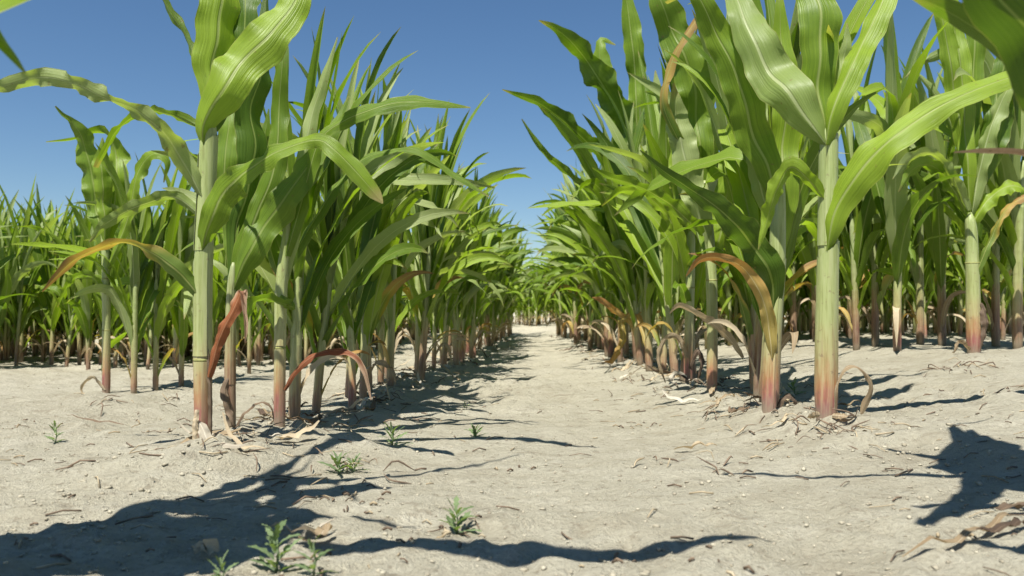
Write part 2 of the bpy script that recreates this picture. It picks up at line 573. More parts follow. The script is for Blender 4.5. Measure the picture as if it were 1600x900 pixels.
# ------------------------------------------------------------------ the ground
def build_ground():
    def axis(lo, hi, n, a, c=0.0):
        u = np.linspace(np.arcsinh((lo - c) / a), np.arcsinh((hi - c) / a), n)
        return c + a * np.sinh(u)
    xs = axis(-400, 400, 900, 0.35)
    ys = axis(-30, 900, 800, 0.40, 0.75)
    X, Y = np.meshgrid(xs, ys)
    Z = height(X, Y)
    V = np.stack([X, Y, Z], -1).reshape(-1, 3)
    nx, ny = len(xs), len(ys)
    i = np.arange(ny - 1)[:, None] * nx + np.arange(nx - 1)[None]
    Q = np.stack([i, i + 1, i + nx + 1, i + nx], -1).reshape(-1, 4)
    me = bpy.data.meshes.new('ground')
    me.vertices.add(len(V))
    me.vertices.foreach_set('co', V.ravel())
    me.loops.add(Q.size)
    me.loops.foreach_set('vertex_index', Q.ravel().astype(np.int32))
    me.polygons.add(len(Q))
    me.polygons.foreach_set('loop_start', np.arange(0, Q.size, 4, dtype=np.int32))
    me.polygons.foreach_set('use_smooth', np.ones(len(Q), bool))
    me.materials.append(M_SOIL)
    me.update(calc_edges=True)
    o = link('ground', me)
    o['kind'] = 'structure'
    o['label'] = 'pale dry sandy soil of the field path'


build_ground()

# ------------------------------------------------------------------ maize plants
LEAF_MATS = [M_LEAF, M_PALE, M_DEEP, M_YELL, M_ORNG, M_RED, M_DRY]
ALL_MATS = [M_STALK_TAN] + LEAF_MATS


def stalk_geo(g, ztop, r, nodes, sides=10, rings=26, bend=(0, 0), slot=0):
    z = np.linspace(-0.015, ztop, rings)
    z = np.sort(np.concatenate([z] + [[q - 0.003, q, q + 0.003] for q in nodes]))
    rad = r * (1.0 - 0.30 * np.clip(z / ztop, 0, 1) ** 1.5)
    for q in nodes:
        rad = rad * np.where((z <= q) & (z > q - 0.05), 1 + 0.03 * np.clip((z - q + 0.05) / 0.05, 0, 1), 1.0)
        rad = rad * (1 + 0.015 * np.exp(-((z - q) / 0.004) ** 2))
    rad = rad * (1 - 0.10 * np.exp(-np.clip(z, 0, None) / 0.012))
    rad = rad * (1 - 0.85 * sstep(z, ztop - 0.05, ztop))
    c = np.stack([bend[0] * (z / ztop) ** 2, bend[1] * (z / ztop) ** 2, z], 1)
    tube(g, c, rad, sides, slot)
    return c


def plant_recipe(k, H=0.75):
    """The leaves of one grown plant, as numbers: bottom ones short and dying, middle ones arching, top ones upright."""
    R = random.Random(100 + k)
    recipe = []
    nl = R.choice([11, 12, 12, 13])
    az0 = R.uniform(-0.35, 0.35)
    zt = 0.42 * H
    for i in range(nl):
        q = i / (nl - 1)
        z0 = (0.035, 0.085)[i] if i < 2 else 0.12 + (zt - 0.12) * ((i - 2) / (nl - 3)) ** 1.05
        az = az0 + math.pi * (i % 2) + R.gauss(0, 0.32)
        ln = H * (0.27 + 0.33 * math.sin(math.pi * min(1, 0.12 + q * 0.78)) + R.uniform(-0.04, 0.05))
        th0 = math.radians(15 - 8 * q + R.uniform(-5, 9))
        th1 = math.radians(100 - 78 * q ** 0.7 + R.uniform(-28, 34))
        bend = R.uniform(1.6, 4.2)
        if q < 0.5:
            th1 += math.radians(R.uniform(0, 35))
            bend = R.uniform(1.4, 2.8)
            ln *= 0.80
        kink = R.random() < 0.3
        if q > 0.55 and R.random() < 0.25:
            th1 += math.radians(60)
        W = 0.037 * (0.62 + 0.45 * math.sin(math.pi * min(1, 0.15 + 0.7 * q))) * R.uniform(0.85, 1.12)
        slot = R.choices([0, 1, 2], [5, 2.2, 2.2])[0]
        if i == 0:
            slot = R.choice([3, 4, 6, 6, 6])
            ln *= 0.62
            W *= 0.5
            th1 = math.radians(R.uniform(120, 165))
        elif i == 1:
            slot = R.choice([0, 0, 0, 3])
            ln *= 0.85
            W *= 0.8
        recipe.append(dict(z0=z0, az=az, th0=th0, th1=th1, length=ln, W=W, bend=bend, kink=(R.uniform(.35, .75), R.uniform(.5, 1.3)) if kink else None, twist=R.uniform(-3.2, 3.2) * (0.35 + 0.65 * R.random()),
                           side=R.uniform(-1.2, 1.2), wave=R.uniform(0.05, 0.14), wf=R.uniform(2.5, 5), ph=R.uniform(0, 6), fold=R.uniform(0.12, 0.42), slot=slot))
    for i in range(3):                                       # the young leaves in the whorl
        recipe.append(dict(z0=zt - 0.03 + 0.012 * i, az=az0 + math.pi * ((nl + i) % 2) + R.gauss(0, 0.5), th0=math.radians(R.uniform(1, 7)), th1=math.radians(R.uniform(8, 40)),
                           length=H * R.uniform(0.46, 0.58), W=0.038 * R.uniform(0.7, 1.1), bend=2.0, twist=R.uniform(-1.2, 1.2), side=R.uniform(-0.4, 0.4),
                           wave=0.03, wf=3, ph=R.uniform(0, 6), fold=R.uniform(0.4, 0.8), slot=R.choice([0, 0, 1, 2])))
    nodes = [0.03] + [e['z0'] for e in recipe[:nl]]
    return recipe, nodes, zt + 0.02, R.uniform(0.0072, 0.0098), (R.uniform(-0.015, 0.015), R.uniform(-0.015, 0.015))


def recipe_leaf(g, e, n, across, slot):
    p, w, nr = leaf_path(e['z0'], e['az'], e['th0'], e['th1'], e['length'], n, e['bend'], e['twist'], 0.008, e['side'], e.get('kink'))
    p[:, 2] = np.maximum(p[:, 2], 0.006)
    s = np.linspace(0, 1, n)
    blade(g, p, width_profile(s, e['W']), w, nr, across, e['fold'], 1.1, e['wave'], e['wf'], e['ph'], slot)


NP = 22
NEAR, FAR = [], []
for k in range(NP):
    rec, nodes, zt, r, bend = plant_recipe(k)
    g = Geo()
    stalk_geo(g, zt, r, nodes, 10, 14, bend)
    parts = [('stalk', g.mesh('stalk', [(M_STALK_DARK, M_STALK_TAN, M_STALK_TAN, M_STALK)[k % 4]]))]
    for e in rec:
        g = Geo()
        recipe_leaf(g, e, 16, 4, 0)
        parts.append(('leaf' if e['slot'] < 4 else 'dead_leaf', g.mesh('leaf', [LEAF_MATS[e['slot']]])))
    NEAR.append(parts)
    g = Geo()
    stalk_geo(g, zt, r, [], 5, 5, bend)
    for e in rec:
        recipe_leaf(g, e, 9, 2, e['slot'] + 1)
    FAR.append((g, g.mesh('corn_plant', ALL_MATS)))

placed = []


def plant_near(x, y, label, group=None, sc=1.0, rz=0.0, k=None, parts=True, tilt=(0, 0)):
    k = random.randrange(NP) if k is None else k
    z = hz(x, y)
    if parts:
        t = thing('corn_plant', (x, y, z), label, 'corn plant', group, rz, sc)
        for nm, me in NEAR[k]:
            link(nm, me, t)
    else:
        t = link('corn_plant', FAR[k][1])
        t.location = (x, y, z)
        t.scale = (sc, sc, sc)
        tag(t, label, 'corn plant', group)
    t.rotation_euler = (tilt[0], tilt[1], rz)
    placed.append((x, y))
    return t


# --- plants shaped one by one after the photograph ------------------------------------------------
class Hero:
    def __init__(self, px, py, label, group=None, loc=None):
        p = ground(px, py, 0.12 * U) if loc is None else np.array([loc[0], loc[1], 0.0])
        self.Y = p[1]
        if loc is None:                     # settle on the real, lumpy soil
            for _ in range(4):
                e = hz(p[0], p[1]) - float(base_height(np.array(p[0]), np.array(p[1])))
                p = ground(px, py, e)
        self.Y = p[1]
        self.o = np.array([p[0], p[1], hz(p[0], p[1])])
        self.root = thing('corn_plant', self.o, label, 'corn plant', group)
        self.k = 0
        placed.append((p[0], p[1]))

    def pt(self, px, py, dy=0.0):
        return at(px, py, self.Y + dy) - self.o

    def stalk(self, pts, nodes=(), mat=M_STALK, name='stalk'):
        P = np.array([[*self.pt(a, b), w * self.Y / F / 2] for a, b, w in pts])
        P[0, 2] = min(P[0, 2], -0.012)
        q = spline(P, 44)
        z, rad = q[:, 2], q[:, 3].copy()
        for ny in nodes:
            nz = self.pt(300, ny)[2]
            rad *= np.where((z <= nz) & (z > nz - 0.06), 1 + 0.05 * np.clip((z - nz + 0.06) / 0.06, 0, 1), 1)
            rad *= 1 + 0.03 * np.exp(-((z - nz) / 0.005) ** 2)
        rad *= 1 - 0.16 * np.exp(-np.clip(z, 0, None) / 0.014)
        self.q, self.rad = q, rad
        g = Geo()
        tube(g, q[:, :3], rad, 16)
        link(name, g.mesh('stalk', [mat]), self.root)
        for ny in nodes:
            nz = self.pt(300, ny)[2]
            i = int(np.argmin(np.abs(z - nz)))
            c, rr = q[i, :3], rad[i]
            g = Geo()
            tube(g, np.array([c + [0, 0, -.0015], c + [0, 0, .0], c + [0, 0, .0018]]), [rr * 1.0, rr * 1.025, rr * 1.0], 16)
            link('node_ring', g.mesh('node_ring', [M_RING]), self.root)

    def sheath(self, py0, py1, open_deg, mat, grow=1.07, slant=0.012):
        """A leaf sheath wrapped round the stalk between two heights, its free edge running up one side."""
        z0, z1 = self.pt(300, py0)[2], self.pt(300, py1)[2]
        m, k = 22, 15
        zz = np.linspace(z0, z1, m)
        cx, cy, rr = (np.interp(zz, self.q[:, 2], v) for v in (self.q[:, 0], self.q[:, 1], self.rad))
        ang = math.radians(open_deg) + np.linspace(0, math.radians(372), k)
        V = np.zeros((m, k, 3))
        UV = np.zeros((m, k, 2))
        sp = np.linspace(0, 1, m)
        for j in range(k):
            f = grow + 0.10 * (j / (k - 1)) ** 4 + 0.06 * sp ** 6
            V[:, j, 0] = cx + rr * f * np.cos(ang[j])
            V[:, j, 1] = cy + rr * f * np.sin(ang[j])
            V[:, j, 2] = zz + slant * sp * math.cos(ang[j] * 1.0) + 0.002 * sp * math.sin(ang[j] * 5)
            UV[:, j, 0] = 0.55 + 0.4 * j / (k - 1)
            UV[:, j, 1] = sp * 0.3
        g = Geo()
        g.add(V.reshape(-1, 3), [(i * k + j, i * k + j + 1, (i + 1) * k + j + 1, (i + 1) * k + j) for i in range(m - 1) for j in range(k - 1)], UV.reshape(-1, 2))
        link('leaf_sheath', g.mesh('leaf_sheath', [mat]), self.root)

    def leaf(self, pts, mat=M_LEAF, roll=(0, 0), fold=0.28, cup=0.6, wave=0.05, wf=4.0, n=48, name='leaf', label=None, side=1):
        """pts: (px, py, width in px, metres behind the stalk); roll turns the blade about its centre line away from facing the lens."""
        self.k += 1
        P = np.array([[*self.pt(q[0], q[1], q[3] if len(q) > 3 else 0.0), max(q[2], 0.8) * self.Y / F] for q in pts])
        q = spline(P, n)
        c, w = q[:, :3], np.maximum(q[:, 3], 0.0006)
        c[:, 2] = np.maximum(c[:, 2], 0.004 - 0.0 * w)
        self._blade(c, w, roll, fold, cup, wave, wf, mat, name, label, side)

    def wleaf(self, pts, mat=M_LEAF, roll=(0, 0), fold=0.28, cup=0.6, wave=0.05, wf=4.0, n=44, name='leaf', side=1):
        """the same in world coordinates: (x, y, z, width) in camera heights."""
        self.k += 1
        P = np.array(pts, float) * U
        P[:, :3] -= self.o
        q = spline(P, n)
        self._blade(q[:, :3], np.maximum(q[:, 3], 0.0006), roll, fold, cup, wave, wf, mat, name, None, side)

    def _blade(self, c, w, roll, fold, cup, wave, wf, mat, name, label, side):
        t = unit(np.gradient(c, axis=0))
        view = unit(c + self.o - np.array([0, 0, U]))
        wd = unit(np.cross(t, view))
        for i in range(1, len(wd)):
            if (wd[i] * wd[i - 1]).sum() < 0:
                wd[i] = -wd[i]
        for _ in range(3):
            wd[1:-1] = unit(wd[:-2] + 2 * wd[1:-1] + wd[2:])
        wd = unit(wd - t * (wd * t).sum(1, keepdims=True))
        nr = np.cross(t, wd)
        nr *= side * np.where((nr * view).sum() < 0, -1, 1)
        r = np.radians(np.interp(np.linspace(0, 1, len(c)), np.linspace(0, 1, len(roll)), roll))[:, None]
        wd, nr = wd * np.cos(r) + nr * np.sin(r), nr * np.cos(r) - wd * np.sin(r)
        g = Geo()
        sp = np.linspace(0, 1, len(c))
        kk = self.k * 2.3
        wob = (np.sin(sp * 17 + kk) * 0.05 + np.sin(sp * 31 + kk * 2) * 0.03) * w * np.clip(sp * 5, 0, 1)
        c = c + nr * (wob * 1.6)[:, None] + wd * wob[:, None]
        blade(g, c, w, wd, nr, 8, fold, cup, wave * (1.2 if name == 'dead_leaf' else 2.3), wf * 1.25, self.k * 1.7)
        o = link(name, g.mesh('leaf', [mat]), self.root)
        if label:
            o['label'] = label


# the tall plant that opens the left row
h = Hero(318, 691, 'tall corn plant opening the left row, crumpled red dead leaf beside its stalk')
h.stalk([(318, 712, 27), (317, 600, 27), (317, 500, 26), (318, 400, 27), (323, 300, 27), (326, 220, 26), (328, 195, 18), (329, 180, 8)], (560,))
h.sheath(556, 396, -60, M_STALK)
h.sheath(392, 226, -150, M_STALK)
h.leaf([(318, 228, 26, -.010), (318, 195, 44, -.016), (345, 142, 66, -.018), (385, 92, 74, -.01), (425, 48, 68, .01), (458, 5, 52, .03), (485, -55, 30, .05), (520, -140, 3, .08)], M_LEAF, (8, 20, 14, 20), .22, 1.0, .04)
h.leaf([(328, 190, 30, .012), (335, 130, 52, .015), (338, 60, 70, .02), (345, -20, 66, .03), (355, -120, 40, .05), (365, -220, 3, .08)], M_LEAF, (-10, -22, -18), .35, .8, .03)
h.leaf([(322, 190, 22, .015), (312, 110, 20, .02), (292, 62, 19, .03), (268, 22, 22, .04), (240, -25, 18, .05), (190, -90, 2, .07)], M_DEEP, (35, 55, 40), .3, .6, .05)
h.leaf([(330, 200, 26, .02), (362, 130, 36, .03), (380, 60, 44, .04), (385, -20, 40, .05), (398, -120, 2, .07)], M_DEEP, (20, 30, 20), .3, .6, .04)
h.leaf([(314, 305, 20, -.012), (292, 262, 32, -.02), (262, 215, 34, -.035), (236, 190, 24, -.05), (205, 168, 24, -.055), (160, 152, 26, -.06), (115, 130, 28, -.06), (60, 122, 26, -.05), (0, 136, 20, -.04), (-70, 150, 2, -.03)],
       M_PALE, (10, 15, 35, 50, 20, 10, 20, 20), .25, .7, .12, 5)
h.leaf([(312, 200, 22, .02), (262, 178, 22, .03), (220, 178, 18, .05), (188, 198, 16, .06), (168, 228, 14, .07), (150, 262, 10, .08)], M_LEAF, (40, 60, 50, 30), .3, .6, .06)
h.leaf([(316, 392, 26, -.012), (328, 345, 44, -.022), (358, 292, 50, -.04), (402, 256, 40, -.06), (448, 231, 30, -.07), (492, 219, 22, -.08), (520, 230, 26, -.085), (560, 272, 27, -.09), (584, 300, 20, -.09), (598, 318, 2, -.09)],
       M_LEAF, (0, 10, 40, 55, 20, 0, 0), .22, .9, .07, 4)
h.leaf([(314, 468, 18, -.008), (292, 438, 28, -.015), (262, 412, 30, -.02), (232, 392, 24, -.02), (200, 380, 16, -.02), (165, 384, 18, -.02), (120, 404, 18, -.02), (90, 430, 12, -.02), (66, 456, 2, -.02)],
       M_YELL, (5, 20, 50, 60, 35, 20), .25, .7, .06, 3, label='long arching leaf turning orange towards its tip')
h.leaf([(312, 335, 18, .01), (272, 308, 22, .015), (232, 317, 24, .02), (198, 330, 22, .02), (165, 350, 18, .02), (140, 378, 3, .02)], M_PALE, (20, 40, 20, 10), .3, .6, .05)
h.leaf([(326, 590, 14, -.01), (336, 552, 17, -.014), (346, 520, 21, -.018), (360, 492, 20, -.022), (373, 465, 22, -.025), (376, 452, 20, -.024), (380, 470, 10, -.024), (384, 512, 7, -.022), (383, 535, 2, -.02)],
       M_RED, (10, 25, 30, 20), .5, .4, .14, 4, name='dead_leaf', label='crumpled red dead leaf with a pale broken tip')
h.leaf([(307, 655, 9, -.016), (316, 668, 20, -.022), (326, 688, 18, -.03), (343, 702, 12, -.04), (366, 708, 11, -.045), (386, 704, 3, -.045)], M_WHITE, (10, 0, 40, 50), .5, .5, .10, 3, name='dead_leaf', label='bleached husk peeling from the foot of the stalk')
h.leaf([(326, 545, 8, -.006), (329, 600, 9, -.008), (330, 650, 9, -.01), (329, 692, 5, -.012)], M_DARKDRY, (30, 40, 30), .5, .3, .06, 3, name='dead_leaf', label='brown strip of dead sheath along the stalk')
h.leaf([(308, 640, 8, -.018), (305, 672, 9, -.024), (307, 700, 6, -.026)], M_DRY, (0, 20), .4, .3, .1, 3, name='dead_leaf')

# its slimmer neighbour; the shade on it is put into darker stalk and leaf colours
h = Hero(362, 668, 'slim corn plant with shaded stalk just behind the first plant of the left row')
h.stalk([(362, 698, 16), (360, 610, 16), (360, 520, 15), (362, 450, 14), (364, 420, 9), (365, 410, 4)], (560,), M_STALK_DARK)
h.sheath(600, 452, -80, M_STALK_DARK)
h.leaf([(364, 455, 20, -.005), (385, 400, 44, -.01), (420, 345, 52, -.01), (458, 290, 48, -.01), (492, 245, 36, 0), (520, 205, 24, .01), (545, 150, 3, .03)], M_DEEP, (15, 25, 30), .25, .8, .05)
h.leaf([(363, 440, 18, .003), (370, 370, 30, .01), (385, 300, 46, .015), (395, 230, 56, .02), (400, 150, 50, .02), (412, 60, 30, .03), (418, -20, 3, .05)], M_DEEP, (-20, -30, -20), .3, .8, .05)
h.leaf([(362, 440, 18, .004), (358, 370, 28, .01), (350, 300, 40, .02), (352, 240, 46, .03), (360, 180, 36, .04), (372, 100, 3, .06)], M_DEEP, (20, 30, 20), .3, .8, .05)
h.leaf([(364, 445, 18, -.004), (378, 385, 28, .0), (405, 330, 34, .0), (428, 260, 36, .01), (436, 180, 30, .02), (440, 100, 22, .02), (446, 20, 3, .04)], M_LEAF, (-10, 20, 10), .3, .8, .05)
h.leaf([(358, 590, 9, -.008), (350, 610, 12, -.015), (358, 640, 12, -.02), (366, 668, 8, -.022), (358, 692, 2, -.024)], M_DARKDRY, (0, 30, 60), .4, .3, .1, 3, name='dead_leaf')
h.leaf([(366, 668, 6, -.01), (385, 642, 7, -.015), (408, 628, 6, -.016), (424, 636, 5, -.016), (428, 656, 2, -.014)], M_DARKDRY, (40, 60, 40), .4, .3, .1, 3, name='dead_leaf')

# third plant of the left row
h = Hero(437, 664, 'red footed corn plant third along the left row with a straight pale stalk')
h.stalk([(437, 672, 20), (437, 600, 18), (438, 520, 17), (440, 440, 18), (446, 380, 13), (452, 320, 8)], (545,), M_STALK)
h.sheath(540, 442, -60, M_STALK)
h.leaf([(445, 445, 18, 0), (456, 370, 26, 0), (468, 290, 28, .0), (480, 210, 26, .01), (500, 140, 20, .02), (527, 58, 2, .03)], M_PALE, (10, 10, 30), .5, .8, .03)
h.leaf([(447, 400, 18, -.01), (475, 300, 26, -.02), (498, 222, 22, -.03), (535, 190, 22, -.04), (578, 172, 30, -.05), (625, 160, 28, -.05), (672, 160, 20, -.05), (735, 168, 2, -.05)], M_LEAF, (20, 50, 30, 45, 35), .2, .8, .06)
h.leaf([(446, 420, 18, .02), (500, 330, 24, .03), (550, 260, 22, .03), (600, 238, 18, .03), (645, 232, 20, .03), (690, 256, 20, .03), (730, 285, 14, .03), (765, 308, 2, .03)], M_DEEP, (30, 60, 60, 50), .3, .8, .05)
h.leaf([(440, 460, 18, -.01), (458, 480, 18, -.02), (410, 466, 22, -.03), (388, 490, 20, -.04), (378, 530, 3, -.045)], M_DEEP, (30, 60, 30), .3, .6, .05)
h.leaf([(444, 610, 7, -.005), (462, 580, 10, -.012), (490, 556, 14, -.016), (525, 547, 15, -.018), (555, 556, 15, -.018), (570, 580, 10, -.018), (580, 625, 2, -.016)], M_RED, (20, 50, 50, 20), .3, .4, .08, 3, name='dead_leaf', label='low red leaf arching over the soil')
h.leaf([(438, 440, 16, .01), (420, 380, 30, .02), (408, 310, 34, .03), (410, 240, 26, .04), (420, 170, 2, .05)], M_LEAF, (20, 40, 10), .3, .8, .05)

# the stout plant that opens the right row
h = Hero(1291, 654, 'stout corn plant opening the right row, with purple orange foot and pale smooth stalk')
h.stalk([(1291, 664, 32), (1290, 600, 32), (1291, 500, 31), (1293, 400, 29), (1294, 310, 28), (1295, 215, 26), (1296, 196, 18), (1297, 184, 6)], ())
h.sheath(660, 388, -40, M_STALK)
h.sheath(384, 222, -140, M_STALK)
h.leaf([(1290, 225, 24, -.012), (1268, 195, 54, -.012), (1232, 150, 74, .0), (1195, 95, 74, .03), (1168, 45, 62, .06), (1152, 0, 40, .09), (1140, -60, 24, .12), (1150, -130, 2, .15)], M_PALE, (0, 10, 0, 15), .22, .9, .06, 3)
h.leaf([(1292, 215, 26, .008), (1282, 150, 50, .012), (1280, 70, 62, .015), (1278, 0, 66, .02), (1272, -90, 48, .03), (1270, -200, 3, .05)], M_LEAF, (0, -12, -8), .25, .8, .03)
h.leaf([(1290, 225, 30, -.018), (1300, 175, 42, -.022), (1325, 115, 44, -.015), (1352, 60, 44, .0), (1378, 5, 44, .02), (1400, -60, 30, .03), (1425, -140, 2, .05)], M_LEAF, (20, 30, 25), .45, .9, .03)
h.leaf([(1304, 200, 16, .02), (1312, 130, 22, .02), (1320, 85, 22, .02), (1324, 36, 2, .02)], M_PALE, (5, 10), .3, .8, .02)
h.leaf([(1292, 392, 22, -.014), (1304, 335, 44, -.025), (1338, 275, 54, -.04), (1382, 226, 54, -.055), (1434, 188, 46, -.065), (1485, 158, 40, -.07), (1535, 136, 36, -.07), (1600, 116, 28, -.07), (1680, 110, 3, -.06)], M_LEAF, (12, 20, 30, 25, 40, 50), .22, .9, .04, 3)
h.leaf([(1288, 312, 18, -.01), (1262, 280, 26, -.015), (1235, 262, 30, -.015), (1212, 300, 30, -.015), (1200, 340, 22, -.01), (1185, 390, 2, -.01)], M_LEAF, (20, 40, 30), .3, .8, .05)
h.leaf([(1304, 640, 6, -.012), (1306, 605, 7, -.016), (1318, 578, 8, -.016), (1336, 572, 9, -.016), (1354, 585, 9, -.014), (1362, 608, 8, -.01), (1352, 632, 12, -.006), (1344, 652, 2, -.004)], M_DRY, (10, 50, 60, 30, 10), .4, .3, .08, 3, name='dead_leaf', label='thin dry leaf looped over beside the foot')
h.leaf([(1282, 652, 10, -.02), (1270, 672, 12, -.03), (1262, 690, 2, -.04)], M_DRY, (20, 50), .4, .3, .1, 3, name='dead_leaf')
h.leaf([(1300, 655, 9, -.02), (1318, 680, 11, -.03), (1325, 700, 2, -.035)], M_DRY, (20, 50), .4, .3, .1, 3, name='dead_leaf')

# second plant of the right row
h = Hero(1205, 640, 'corn plant with dark arching leaf and curved orange leaf, second in the right row')
h.stalk([(1203, 648, 27), (1205, 580, 26), (1209, 500, 25), (1214, 420, 25), (1216, 330, 23), (1218, 290, 16), (1219, 275, 6)], ())
h.sheath(648, 415, -100, M_STALK)
h.leaf([(1208, 480, 28, -.014), (1206, 440, 42, -.02), (1185, 395, 50, -.03), (1150, 352, 46, -.04), (1112, 318, 34, -.05), (1070, 290, 22, -.055), (1030, 262, 16, -.055), (1000, 235, 2, -.05)], M_DEEP, (10, 20, 30, 45), .2, .9, .05)
h.leaf([(1206, 560, 20, -.016), (1200, 500, 24, -.022), (1186, 455, 24, -.03), (1160, 418, 20, -.035), (1125, 403, 15, -.04), (1095, 406, 15, -.04), (1072, 432, 2, -.04)], M_ORNG, (10, 20, 35, 50), .25, .9, .05, 3, label='curved leaf faded to orange and straw')
h.leaf([(1216, 420, 22, .005), (1222, 330, 44, .005), (1225, 240, 50, .01), (1228, 150, 44, .015), (1222, 60, 30, .02), (1215, -30, 3, .03)], M_LEAF, (-10, 10, 0), .28, .8, .03)
h.leaf([(1218, 330, 22, -.008), (1198, 260, 46, -.015), (1172, 190, 58, -.02), (1150, 120, 54, -.025), (1120, 50, 46, -.03), (1085, -15, 30, -.03), (1050, -80, 3, -.03)], M_LEAF, (0, 10, 20), .22, .8, .05)
h.leaf([(1214, 350, 22, .01), (1190, 300, 34, .02), (1178, 230, 34, .02), (1185, 170, 30, .03), (1200, 110, 3, .04)], M_PALE, (10, 20, 0), .3, .8, .04)
h.leaf([(1212, 640, 10, -.012), (1228, 618, 10, -.012), (1244, 628, 9, -.01), (1248, 648, 2, -.008)], M_DARKDRY, (30, 60), .4, .3, .1, 3, name='dead_leaf')

# third and fourth of the right row, seen against the path
h = Hero(1112, 608, 'right row corn plant with yellow green upper leaf and drooping tan dead leaf')
h.stalk([(1112, 616, 18), (1113, 540, 17), (1112, 450, 17), (1108, 370, 16), (1102, 300, 12), (1100, 282, 5)], (440,))
h.leaf([(1098, 300, 18, 0), (1092, 220, 44, 0), (1085, 140, 58, 0), (1062, 70, 60, .0), (1035, 10, 46, .0), (1010, -50, 3, .01)], M_DEEP, (15, 10, 20), .22, .8, .05)
h.leaf([(1095, 290, 16, -.01), (1060, 220, 20, -.02), (1036, 160, 18, -.03), (1048, 100, 18, -.04), (1072, 55, 18, -.05), (1098, 18, 16, -.06), (1130, -30, 2, -.06)], M_YELL, (20, 40, 50, 40), .3, .8, .03)
h.leaf([(1106, 400, 18, -.01), (1090, 330, 40, -.015), (1072, 260, 46, -.02), (1058, 190, 40, -.02), (1052, 130, 2, -.02)], M_PALE, (10, 15, 25), .3, .8, .05)
h.leaf([(1110, 420, 18, .01), (1130, 340, 40, .01), (1142, 260, 44, .02), (1150, 180, 36, .02), (1146, 90, 2, .03)], M_LEAF, (-10, 10, 0), .3, .8, .04)
h.leaf([(1160, 560, 8, -.012), (1140, 530, 14, -.02), (1112, 505, 16, -.03), (1085, 488, 12, -.035), (1062, 478, 12, -.035), (1046, 490, 2, -.03)], M_DRY, (30, 40, 50), .3, .5, .08, 3, name='dead_leaf', label='drooping tan dead leaf')
h.leaf([(1104, 380, 16, -.01), (1075, 345, 26, -.02), (1040, 315, 28, -.03), (1000, 292, 24, -.04), (960, 280, 20, -.045), (925, 262, 2, -.045)], M_LEAF, (20, 45, 50), .28, .8, .06)

h = Hero(1004, 570, 'corn plant of the right row reaching broad dark leaves far out over the path')
h.stalk([(1004, 578, 13), (1005, 500, 13), (1006, 420, 12), (1004, 340, 12), (1000, 270, 9), (996, 200, 6)], (520, 420))
h.leaf([(1004, 300, 14, 0), (990, 232, 34, 0), (962, 170, 48, 0), (928, 112, 46, -.03), (895, 68, 32, -.05), (868, 45, 16, -.06), (842, 32, 2, -.07)], M_DEEP, (10, 20, 35, 30), .2, .8, .08)
h.leaf([(1000, 290, 14, .03), (975, 215, 34, .04), (952, 150, 36, .05), (938, 95, 30, .06), (940, 62, 16, .07), (962, 70, 2, .08)], M_DEEP, (0, 15, 40), .25, .8, .08)
h.leaf([(1004, 370, 14, -.02), (965, 280, 28, -.04), (920, 225, 30, -.06), (875, 185, 28, -.08), (838, 160, 20, -.1), (785, 140, 2, -.12)], M_DEEP, (20, 40, 40), .25, .8, .09)
h.leaf([(1002, 390, 12, .02), (950, 320, 16, .02), (885, 270, 16, .0), (845, 232, 12, -.02), (815, 186, 2, -.03)], M_DEEP, (40, 50, 30), .3, .8, .05)
h.leaf([(1000, 300, 14, .03), (995, 200, 26, .03), (992, 110, 34, .03), (984, 40, 34, .03), (975, -40, 2, .03)], M_LEAF, (15, 30, 20), .25, .8, .05)
h.leaf([(1004, 350, 14, -.02), (1018, 260, 30, -.02), (1026, 180, 32, -.02), (1024, 110, 2, -.02)], M_PALE, (10, 10), .3, .8, .04)
h.leaf([(1000, 545, 6, -.015), (985, 505, 10, -.03), (965, 490, 12, -.04), (940, 470, 10, -.05), (925, 465, 2, -.05)], M_ORNG, (20, 40, 20), .3, .5, .1, 3, name='dead_leaf', label='yellow dead leaf bent over')
h.leaf([(970, 500, 10, -.04), (974, 530, 12, -.045), (960, 560, 10, -.05), (945, 580, 2, -.05)], M_ORNG, (10, 40, 20), .3, .3, .1, 3, name='dead_leaf')
h.leaf([(972, 502, 9, -.04), (985, 490, 10, -.045), (1002, 488, 2, -.045)], M_ORNG, (20, 40), .3, .3, .1, 3, name='dead_leaf')

h = Hero(1075, 600, 'slender corn plant in the right row with tangled tan dead leaves round its foot')
h.stalk([(1075, 606, 15), (1076, 540, 14), (1078, 460, 14), (1080, 380, 13), (1082, 330, 10), (1083, 312, 4)], (450,))
h.leaf([(1080, 390, 14, .0), (1068, 320, 30, .005), (1060, 250, 38, .01), (1062, 180, 32, .02), (1050, 110, 2, .03)], M_LEAF, (10, 15, 25), .3, .8, .05)
h.leaf([(1082, 350, 14, .01), (1092, 270, 32, .015), (1100, 190, 34, .02), (1104, 110, 24, .03), (1096, 30, 2, .04)], M_LEAF, (-10, 5, 20), .3, .8, .05)
h.leaf([(1078, 420, 14, -.01), (1050, 350, 24, -.02), (1010, 305, 24, -.03), (970, 300, 18, -.035), (940, 322, 2, -.035)], M_LEAF, (20, 45, 50), .3, .8, .06)
h.leaf([(1074, 560, 7, -.01), (1060, 530, 10, -.015), (1042, 528, 10, -.02), (1030, 560, 9, -.022), (1040, 598, 2, -.02)], M_DRY, (20, 40, 40), .4, .3, .12, 3, name='dead_leaf')
h.leaf([(1076, 575, 7, -.01), (1090, 548, 9, -.016), (1098, 566, 9, -.02), (1088, 604, 2, -.02)], M_DARKDRY, (20, 50), .4, .3, .12, 3, name='dead_leaf')
h.leaf([(1073, 590, 7, -.01), (1056, 584, 9, -.018), (1046, 604, 8, -.02), (1058, 618, 2, -.02)], M_WHITE, (20, 50), .4, .3, .12, 3, name='dead_leaf')

